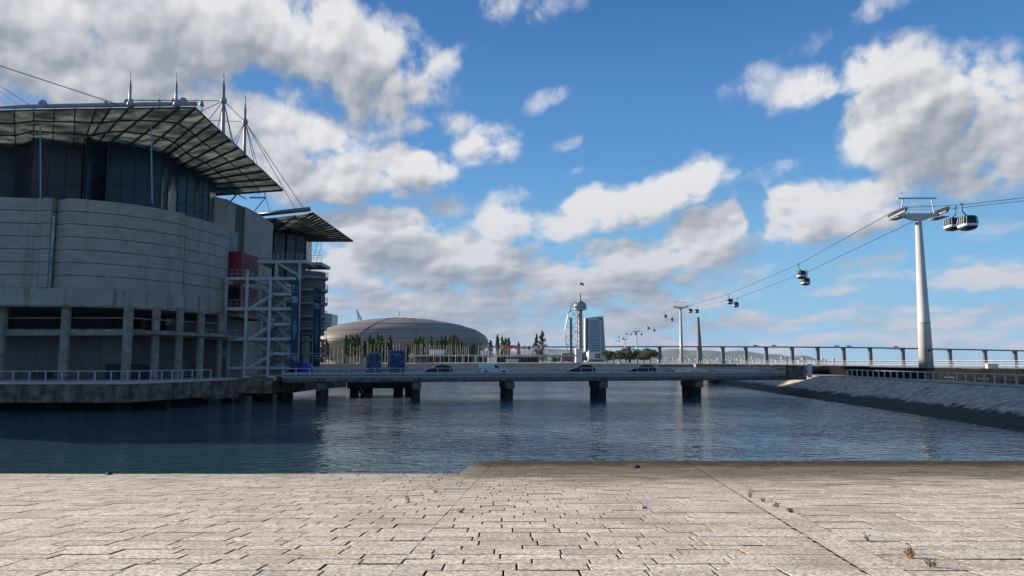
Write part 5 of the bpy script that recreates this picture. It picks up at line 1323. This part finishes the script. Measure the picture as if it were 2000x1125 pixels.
for a, b_ in (((1106.5,672),(1131,672)),((1104.5,656),(1131,656)),((1105,640),(1131,640)),((1109,623),(1131,623)),((1113,606),(1131,606))): w.tube(V(*a), V(*b_), .45, n=5)
for a, b_ in (((1109,686),(1131,672)),((1107,672),(1124,686)),((1113,606),(1131,623)),((1109,623),(1131,606)),((1117,639),(1131,624)),((1117,656),(1131,641)),((1117,641),(1131,655)),((1117,657),(1131,671)),((1105,640),(1117,624)),((1105,656),(1117,672))): w.tube(V(*a), V(*b_), .5, n=5)
w.build('sail_lattice', M['grey_steel'], ot)
w = MB(); a = V(1115,621); w.box(a.x-2.4, a.x+2.4, D_-2, D_+2, LZ, a.z)
bk = w.build('lift_shaft', M['panel_dark'], ot); w = MB()
for k in range(22): w.bar((a.x-2.4,D_-2.2,LZ+4+k*3.7),(a.x+2.4,D_-2.2,LZ+6.5+k*3.7),.3)
w.build('brace', M['red_pale'], bk)
ho = empty('hotel', (P(1162,700,1540).x, 1540, LZ), label='pale glass hotel block with blue window stripes and slanting top beside the observation tower', cat='building')
D2 = 1530
def H(px, py): return P(px, py, D2)
zL, zR, zB = H(1143,621).z, H(1178.5,617).z, LZ
a, b_, c, e = H(1143,700).x, H(1184,700).x, H(1178.5,617).x, H(1143,621).x
w = MB(); w.hexa([(a,D2,zB),(b_,D2,zB),(b_,D2+26,zB),(a,D2+26,zB)], [(e,D2,zL),(c,D2,zR),(c,D2+26,zR),(e,D2+26,zL)]); w.build('wall', mat('hotel_cladding',(.42,.50,.52),.5,var=.06), ho)
w = MB(); n_ = 20; hb = mat('hotel_window',(.03,.07,.11),.3,var=.2)
for k in range(n_):
    z_ = H(1160,692).z+(H(1160,627).z-H(1160,692).z)*k/(n_-1); f_ = (z_-zB)/(zR-zB); rx = b_+(c-b_)*f_
    w.box(H(1151,650).x, H(1171.5,650).x, D2-.25, D2-.05, z_-.85, z_+.85); w.box(H(1174,650).x, rx-1.2, D2-.25, D2-.05, z_-.85, z_+.85)
w.box(H(1144,650).x, H(1149,650).x, D2-.25, D2-.05, zB+4, zL-3); w.build('window', hb, ho)
w = MB(); w.box(H(1168,650).x, c-1, D2-.3, D2-.1, zR-7.5, zR-4.5); w.build('roof_sign', M['red_pale'], ho)

# ------------------------------------------------------------------ trees
def leaves(w, c, rx, ry, rz, n, size, rd, hollow=.35):
    for _ in range(n):
        while True:
            v = Vector((rd.uniform(-1,1), rd.uniform(-1,1), rd.uniform(-1,1)))
            if hollow < v.length <= 1: break
        p = Vector(c)+Vector((v.x*rx, v.y*ry, v.z*rz)); s_ = size*rd.uniform(.5,1.3)
        a = Vector((rd.uniform(-1,1), rd.uniform(-1,1), rd.uniform(-1,1))).normalized(); b2 = a.orthogonal().normalized()
        c2_ = a.cross(b2); w.add([p+b2*s_, p+c2_*s_*.7, p-b2*s_, p-c2_*s_*.7], [(0,1,2,3)])
def poplar_proto(seed, H_, wd, leafm, n=1000, label='x'):
    rd = random.Random(seed); r_ = empty('poplar_tree', (0,0,0), label=label, cat='tree', group='slim poplars in front of the arena')
    w = MB(); w.tube((0,0,0),(.1,.05,H_*.9),.16,.04,n=7)
    for k in range(9):
        z_ = H_*(.35+.06*k); a = rd.uniform(0,6.28); w.tube((0,0,z_),(math.cos(a)*wd*.8,math.sin(a)*wd*.8,z_+H_*.1),.05,.015,n=5)
    w.build('trunk', M['bark'], r_)
    w = MB()
    for k in range(13):
        z_ = H_*(.33+.63*k/12); f_ = math.sin(math.pi*min(1,(k+1.5)/14))**.6; a = rd.uniform(0,6.28); off_ = wd*.45*rd.random()
        leaves(w, (math.cos(a)*off_, math.sin(a)*off_, z_), wd*.85*f_*rd.uniform(.6,1.2), wd*.85*f_, H_*.06, n//13, .34, rd, .1)
    w.build('crown', leafm, r_); return r_
POP = [poplar_proto(1, 12, 1.5, M['leaf']), poplar_proto(2, 13.5, 1.3, M['leaf']), poplar_proto(3, 10.5, 1.7, M['leaf']), poplar_proto(4, 12, 1.2, M['leaf_dark'])]
used = [False]*4
POPX = [(630,668,2),(637,662,1),(642,672,3),(676,656,0),(683,654,1),(689,657,2),(695,654,0),(701,658,1),(712,664,3),(723,656,0),(729,662,2),(737,651,1),(743,654,0),(749,670,3),(762,655,1),(757,668,3),
        (796,672,0),(812,662,0),(818,657,2),(825,658,1),(842,656,1),(855,664,3),(862,658,0),(870,656,1),(879,656,2),(886,654,0),(893,655,1),(901,668,3),(924,671,0),(957,665,2),(972,654,1),(981,657,1),(987,661,0),(994,659,1),(1013,668,3),(935,680,0)]
rd = random.Random(9)
for i, (px, yt, k) in enumerate(POPX):
    d = 352+rd.uniform(-14,22); p = P(px, 707, d); ht = P(px, yt, d).z-LZ
    o = POP[k] if not used[k] else copy_tree(POP[k]); used[k] = True
    place(o, (p.x, d, LZ), rd.uniform(0,6.28)); s_ = ht/(12,13.5,10.5,12)[k]; o.scale = (s_*.95, s_*.95, s_)
    side = 'right of the arena' if px > 950 else ('before the left of the arena' if px < 770 else 'before the right of the arena')
    o['label'] = ('bright slim poplar ', 'leafy slim poplar ', 'short full poplar ', 'dark thin poplar ')[k]+side+', '+ORD[sum(1 for t_ in POPX if t_[0] < px)]+' poplar from the left'
    o['group'] = ('bright poplars ','leafy poplars ','short poplars ','dark poplars ')[k]+side
# two dark cypresses
for px, yt, sc_2, lb in ((1048,652,1.0,'shorter of two dark conifers left of the observation tower'),(1059,645,1.5,'taller dark conifer left of the observation tower')):
    rd = random.Random(px); d = 380; p = P(px, 707, d); H_ = P(px, yt, d).z-LZ; r_ = empty('conifer', (p.x, d, LZ), label=lb, cat='tree', group='dark conifers')
    w = MB(); w.tube((p.x,d,LZ),(p.x,d,LZ+H_*.9),.3,.06); w.build('trunk', M['bark'], r_)
    w = MB()
    for k in range(26):
        f_ = k/25; z_ = LZ+H_*(.12+.84*f_); wd = (2.9*(1-f_)**.55+.35)*sc_2*.62; a = rd.uniform(0,6.28)
        leaves(w, (p.x+math.cos(a)*wd*.5, d+math.sin(a)*wd*.5, z_), wd*rd.uniform(.6,1), wd*.8, H_*.045, 70, .28, rd, .1)
    w.build('crown', M['leaf_dark'], r_)
# stone pines
PN = [(1186,681,11,'leftmost'),(1199,684,9,''),(1212,680,11,''),(1222,677,10,''),(1231,683,11,''),(1245,677,13,''),(1258,682,9,''),(1271,676,14,'')]
names = ['leftmost umbrella pine of the row, beside the white cube','second umbrella pine from the left, low crown','third umbrella pine from the left with round crown','umbrella pine under the distant pylon, high narrow crown','pale green umbrella pine in the middle of the row','broad dark umbrella pine with visible bare trunk','small umbrella pine between the two broadest ones','rightmost and broadest umbrella pine, with leaning trunk']
for (px, yt, hw_, _), lb in zip(PN, names):
    rd = random.Random(px*3); d = 500+rd.uniform(-15,15); p = P(px, 707, d); H_ = P(px, yt, d).z-LZ+.4; R_ = hw_*d/F*1.45
    r_ = empty('pine_tree', (p.x, d, LZ), label=lb, cat='tree', group='umbrella pines')
    w = MB(); top = Vector((p.x+rd.uniform(-.6,.8), d, LZ+H_*.5)); w.tube((p.x,d,LZ), top, .32, .22)
    for k in range(6):
        a = k*1.05; w.tube(top, (top.x+math.cos(a)*R_*.6, d+math.sin(a)*R_*.6, LZ+H_*.82), .14, .05)
    w.build('trunk', M['bark'], r_)
    w = MB()
    for k in range(34):
        a = rd.uniform(0,6.28); q = R_*math.sqrt(rd.random())*.8; z_ = LZ+H_*(.30+.57*(1-(q/R_)**2)*rd.uniform(.05,1))
        leaves(w, (top.x+math.cos(a)*q, d+math.sin(a)*q, z_), R_*.36, R_*.36, H_*.13, 120, .34, rd, .15)
    w.build('crown', M['pine'], r_)
# shrubs behind the tower foot
for px, yt, ww, lb in ((1085,696,9,'low green shrub left of the tower foot, rounder one'),(1100,690,10,'green bushy tree at the foot of the observation tower'),(1118,693,7,'small dark bush under the tower lattice')):
    rd = random.Random(px); d = 560; p = P(px,706,d); H_ = P(px,yt,d).z-LZ; R_ = ww*d/F; r_ = empty('bush', (p.x,d,LZ), label=lb, cat='bush', group='bushes near the tower')
    w = MB(); w.tube((p.x,d,LZ),(p.x,d,LZ+H_*.6),.2,.1); w.build('stem', M['bark'], r_)
    w = MB(); 
    for k in range(8): leaves(w, (p.x+rd.uniform(-.6,.6)*R_, d, LZ+H_*rd.uniform(.35,.75)), R_*.5, R_*.5, H_*.25, 90, .4, rd, .2)
    w.build('crown', M['leaf_dark'] if px == 1118 else M['leaf'], r_)
# ------------------------------------------------------------------ flagpoles
fp0 = empty('flagpole', (0,0,0), label='plain slim white flagpole in the rows before the arena', cat='flagpole', group='plain white flagpoles')
w = MB(); w.tube((0,0,0),(0,0,8.2),.10,.06,n=6); w.build('pole', M['pole'], fp0)
w = MB(); w.lathe((0,0,8.15),[(.02,0),(.1,.08),(.02,.2)],6); w.build('finial', M['pole'], fp0)
flagm = {'o': M['orange'], 'w': M['white'], 'r': M['red_pale']}
fproto = {}
for kx in 'owr':
    r_ = empty('flagpole', (0,0,0), label={'o':'white flagpole flying a small orange flag right of the arena','w':'white flagpole flying a small white flag right of the arena','r':'white flagpole flying a dull red flag right of the arena'}[kx], cat='flagpole', group={'o':'flagpoles with orange flags','w':'flagpoles with white flags','r':'flagpoles with red flags'}[kx])
    w = MB(); w.tube((0,0,0),(0,0,8.2),.10,.06,n=6); w.build('pole', M['pole'], r_)
    w = MB(); vs = []
    for k in range(5): vs += [Vector((.08+k*.28, math.sin(k*1.3)*.15, 8.1-k*.12)), Vector((.08+k*.28, math.sin(k*1.3)*.15, 7.0-k*.18))]
    w.add(vs+[v+Vector((0,.03,0)) for v in vs], [(2*i,2*i+1,2*i+3,2*i+2) for i in range(4)]+[(10+2*i,12+2*i,13+2*i,11+2*i) for i in range(4)]); w.build('flag', flagm[kx], r_); fproto[kx] = r_
rd = random.Random(21); first = True; fus = {}
xs_ = [644,652,660,669,684,690,697,702,718,724,731,738,746,752,757,768,774,780,787,793,804,808,811,815,820,824,829,833,838,843,847,851,856,860,866,872,877,881,885,890,894,899,903,907,911,915,935,939,943,947,951,955,959,963,967]
for i, px in enumerate(xs_):
    d = 322+(i % 3)*6; p = P(px,707,d); o = fp0 if first else copy_tree(fp0); first = False
    o['label'] = 'plain slim white flagpole without a flag, '+ORD[i]+' of the rows from the left'
    place(o, (p.x, d, LZ)); o.scale = (1,1,(P(px, 674+rd.uniform(-2,4), d).z-LZ)/8.2)
cnt = {}
for i in range(26):
    px = 971+i*3.3; kx = ('o' if 3 < i < 11 else 'w' if i % 3 else 'r'); d = 326+(i % 2)*8; p = P(px,707,d)
    o = fproto[kx] if kx not in fus else copy_tree(fproto[kx]); fus[kx] = 1
    cnt[kx] = cnt.get(kx, 0)+1; o['label'] = 'white flagpole with '+{'o':'orange','w':'white','r':'dull red'}[kx]+' flag, '+ORD[cnt[kx]-1]+' of that colour from the left'
    place(o, (p.x, d, LZ), rd.uniform(-.5,.5)); o.scale = (1,1,(P(px,672+rd.uniform(0,4),d).z-LZ)/8.2)
# far bank odds and ends under the poplars: low pale huts
rd = random.Random(31)
hl = ['pale low hut under the leftmost poplars','small cream stall between poplars left of the trucks','white low stall right beside the left truck','flat grey shed behind the first flagpoles']
for (x0,x1,y0), lb in zip(((655,672,694),(676,690,697),(700,712,698),(733,742,700)), hl):
    d = 345; p = P(x0,707,d); q = P(x1,y0,d); w = MB(); w.box(p.x,q.x,d,d+4,LZ,q.z).box(p.x-.3,q.x+.3,d-.5,d+4.3,q.z,q.z+.2).box(p.x+.5,p.x+1.6,d-.04,d,LZ,LZ+2); tag(w.build('hut', M['beige']), lb, 'hut')
# lamp posts far bank
lpr = None
for px, lb in ((773,'slim street lamp between the two blue trucks and the arena'),(1068,'street lamp with round head right of the conifers'),(1141,'street lamp with round head right of the white slab'),(668,'street lamp with round head among the left poplars')):
    d = 340; p = P(px,707,d)
    if lpr is None:
        lpr = empty('street_lamp', (0,0,0), label='x', cat='street lamp', group='street lamps on the far bank')
        w = MB(); w.tube((0,0,0),(0,0,5.2),.09,.06); w.build('pole', M['rail'], lpr); w = MB(); w.lathe((0,0,5.1),[(.1,0),(.42,.2),(.45,.5),(.2,.8)],12); w.build('lamp_head', M['lamp_white'], lpr); o = lpr
    else: o = copy_tree(lpr)
    o['label'] = lb; place(o, (p.x,d,LZ))

# ------------------------------------------------------------------ long river bridge far away
DV = 2300
vb = empty('river_bridge', (P(1600,700,DV).x, DV, 0), label='very long low river bridge on many piers crossing the horizon', cat='bridge')
dk = [(-400,677),(1075,677.5),(1280,677),(1420,677.2),(1500,677.6),(1600,678),(1700,679),(1777,680.5),(1860,682),(1930,683.5),(2000,685),(2400,693)]
w = MB()
bm = mat('far_bridge_concrete', (.10,.105,.11), .8, var=.15, scale=.02); 
for a, b_ in zip(dk[:-1], dk[1:]):
    p = P(*a, DV); q = P(*b_, DV); w.hexa([p+Vector((0,0,-1.8)),q+Vector((0,0,-1.8)),q+Vector((0,22,-1.8)),p+Vector((0,22,-1.8))],[p+Vector((0,0,1.8)),q+Vector((0,0,1.8)),q+Vector((0,22,1.8)),p+Vector((0,22,1.8))])
w.build('deck', bm, vb)
def dky(px):
    for (a, ya), (b_, yb_) in zip(dk[:-1], dk[1:]):
        if px <= b_: return ya+(yb_-ya)*(px-a)/(b_-a)
for px in (1230,1290,1414,1459,1499,1550,1600,1651,1703,1767,1859,1928,1987,2050,2120):
    z_ = P(px, dky(px), DV).z-1.8; x_ = P(px,700,DV).x; w = MB()
    for sx_ in (-2.6, 2.6): w.hexa([(x_+sx_-2.2,DV+5,0),(x_+sx_+2.2,DV+5,0),(x_+sx_+2.2,DV+14,0),(x_+sx_-2.2,DV+14,0)],[(x_+sx_-1.9,DV+5,z_),(x_+sx_+1.9,DV+5,z_),(x_+sx_+1.9,DV+14,z_),(x_+sx_-1.9,DV+14,z_)])
    w.box(x_-7,x_+7,DV+2,DV+17,-1,1.6).box(x_-5.4,x_+5.4,DV+4.5,DV+14.5,z_-3,z_+.2); w.build('pier', bm, vb)
    if 1740 < px < 1900:
        w = MB()
        for s_ in (-1,1): w.hexa([(x_,DV+1,z_-3.5),(x_+.1,DV+1,z_-3.5),(x_+.1,DV+20,z_-3.5),(x_,DV+20,z_-3.5)],[(x_+s_*45,DV+1,z_),(x_+s_*45+.1,DV+1,z_),(x_+s_*45+.1,DV+20,z_),(x_+s_*45,DV+20,z_)])
        w.build('haunch', bm, vb)
x_ = P(1367,700,DV).x; zt = P(1368,619,DV).z
w = MB(); w.hexa([(x_-6,DV,0),(x_+9,DV,0),(x_+9,DV+20,0),(x_-6,DV+20,0)],[(x_-2,DV+6,zt*.55),(x_+6.5,DV+6,zt*.55),(x_+6.5,DV+14,zt*.55),(x_-2,DV+14,zt*.55)])
w.hexa([(x_-2,DV+6,zt*.55),(x_+6.5,DV+6,zt*.55),(x_+6.5,DV+14,zt*.55),(x_-2,DV+14,zt*.55)],[(x_-2.5,DV+7,zt),(x_+3,DV+7,zt),(x_+3,DV+13,zt),(x_-2.5,DV+13,zt)]); w.build('cable_tower', bm, vb)
w = MB()
for k in range(14):
    zc_ = zt-4-k*4.4
    for s_ in (-1, 1): w = MB(); w.tube((x_+2, DV+10, zc_), (x_+s_*(185-k*11.5), DV+10, P(1368,678,DV).z), .14, n=4); w.build('stay_cable', M['pole'], vb)
# lorries on it
lor = None; rd = random.Random(6)
for px, lb in ((1477,'tiny lorry on the far river bridge right of its tower'),(1513,'tiny lorry with long trailer on the far river bridge, second from its tower'),(1636,'tiny lorry on the far river bridge, left of the middle'),(1660,'tiny lorry on the far river bridge just left of the tall pylon'),(1752,'tiny lorry on the far river bridge close to the tall pylon')):
    if lor is None:
        lor = empty('lorry', (0,0,0), label='x', cat='lorry', group='lorries on the river bridge')
        w = MB(); w.box(-7,4.4,-1.3,1.3,1.0,4.2); w.build('trailer', M['ink'], lor); w = MB(); w.box(4.8,7,-1.25,1.25,.8,3.4); w.build('cab', M['rail'], lor)
        for x__ in (-5.5,-4.2,5.8):
            w = MB(); w.tube((x__,-1.3,.5),(x__,1.3,.5),.5,n=10); w.build('wheel', M['tyre'], lor)
        o = lor
    else: o = copy_tree(lor)
    o['label'] = lb; q = P(px, dky(px), DV); place(o, (q.x, DV+4, q.z+1.85))

# ------------------------------------------------------------------ hills and the far shore town
hm = bpy.data.materials.new('far_hills'); hm.use_nodes = True; t = hm.node_tree; b = t.nodes['Principled BSDF']; b.inputs['Roughness'].default_value = .95
co = nn(t, 'ShaderNodeTexCoord'); t.links.new(mixc(t, smooth(t, tn(.004,8,.65), .38,.62), (.035,.055,.03), (.13,.12,.075)), b.inputs['Base Color']); M['hill'] = hm
DH = 9000
prof = [(600,700),(900,690),(1000,686),(1075,680),(1110,681),(1200,686),(1270,688),(1300,684),(1330,681),(1360,684),(1400,683),(1430,687),(1460,686),(1500,690),(1540,691),(1560,696),(1580,694),(1596,693),(1604,697),(1620,704),(1700,705.3),(1850,705.6),(2100,705.8)]
w = MB(); NX, NY = 150, 14; vs = []
def prof_y(px):
    for (a, ya), (b_, yb_) in zip(prof[:-1], prof[1:]):
        if px <= b_: return ya+(yb_-ya)*(px-a)/(b_-a)
    return 705.8
for j in range(NY+1):
    f_ = j/NY; d = DH+f_*3200
    for i in range(NX+1):
        px = 600+1500*i/NX; zt = P(px, prof_y(px), DH+2500).z; x_ = P(px,700,DH).x*(1+f_*.3)
        h_ = max(0, zt)*(f_/.78)**1.25 if f_ < .78 else max(0, zt)*(1-(f_-.78)/.5)
        h_ += 26*mnoise.noise(Vector((x_*.0016, d*.0016, 0)))*min(1, zt/60)*min(1, f_*3) if zt > 5 else 0
        vs.append((x_, d, max(-1 if j == 0 else 0.5, h_)))
w.add(vs, [(j*(NX+1)+i, j*(NX+1)+i+1, (j+1)*(NX+1)+i+1, (j+1)*(NX+1)+i) for j in range(NY) for i in range(NX)])
tag(w.build('hills', hm, smooth=True, origin=(0,DH,0)), kind='structure')
w = MB(); rd = random.Random(77)
def hill_h(px, f_):
    zt = P(px, prof_y(px), DH+2500).z; return max(1, zt)*(f_/.78)**1.25
for _ in range(800):
    px = rd.choice((rd.uniform(1075,1110), rd.uniform(1285,1620), rd.uniform(1285,1560), rd.uniform(1400,1560))); f_ = abs(rd.gauss(0,.13)) if rd.random() < .8 else rd.uniform(0,.5)
    f_ = min(f_, .7); d = DH+f_*3200; x_ = P(px,700,DH).x*(1+f_*.3); z_ = hill_h(px, f_); s_ = rd.uniform(6,20); hh = rd.uniform(6,16)
    w.box(x_-s_, x_+s_, d-s_, d+s_, z_-15, z_+hh)
for px, hh, ww in ((1605,52,7),(1607,40,6),(1612,30,10),(1626,58,5),(1629,34,6),(1570,24,14),(1590,20,12),(1600,25,16)):
    x_ = P(px,700,DH).x; w.box(x_-ww, x_+ww, DH-20, DH, -2, hh)
tag(w.build('far_town', mat('far_town_walls',(.40,.39,.37),.8,var=.2,scale=.01), origin=(0,DH,0)), 'scattered pale buildings of the town along the far shore', 'town', kind='stuff')

# ------------------------------------------------------------------ haze
hz = MB(); hz.box(-6000, 10000, -55, 13500, -10.2, 420)
hmz = bpy.data.materials.new('haze'); hmz.use_nodes = True; t = hmz.node_tree; t.nodes.remove(t.nodes['Principled BSDF'])
pvn = nn(t, 'ShaderNodeVolumePrincipled'); pvn.inputs['Color'].default_value = (.50,.70,.97,1); pvn.inputs['Density'].default_value = 2.4e-5; pvn.inputs['Anisotropy'].default_value = .1
t.links.new(pvn.outputs[0], t.nodes['Material Output'].inputs['Volume'])
tag(hz.build('haze', hmz, origin=(0,0,0)), kind='stuff')
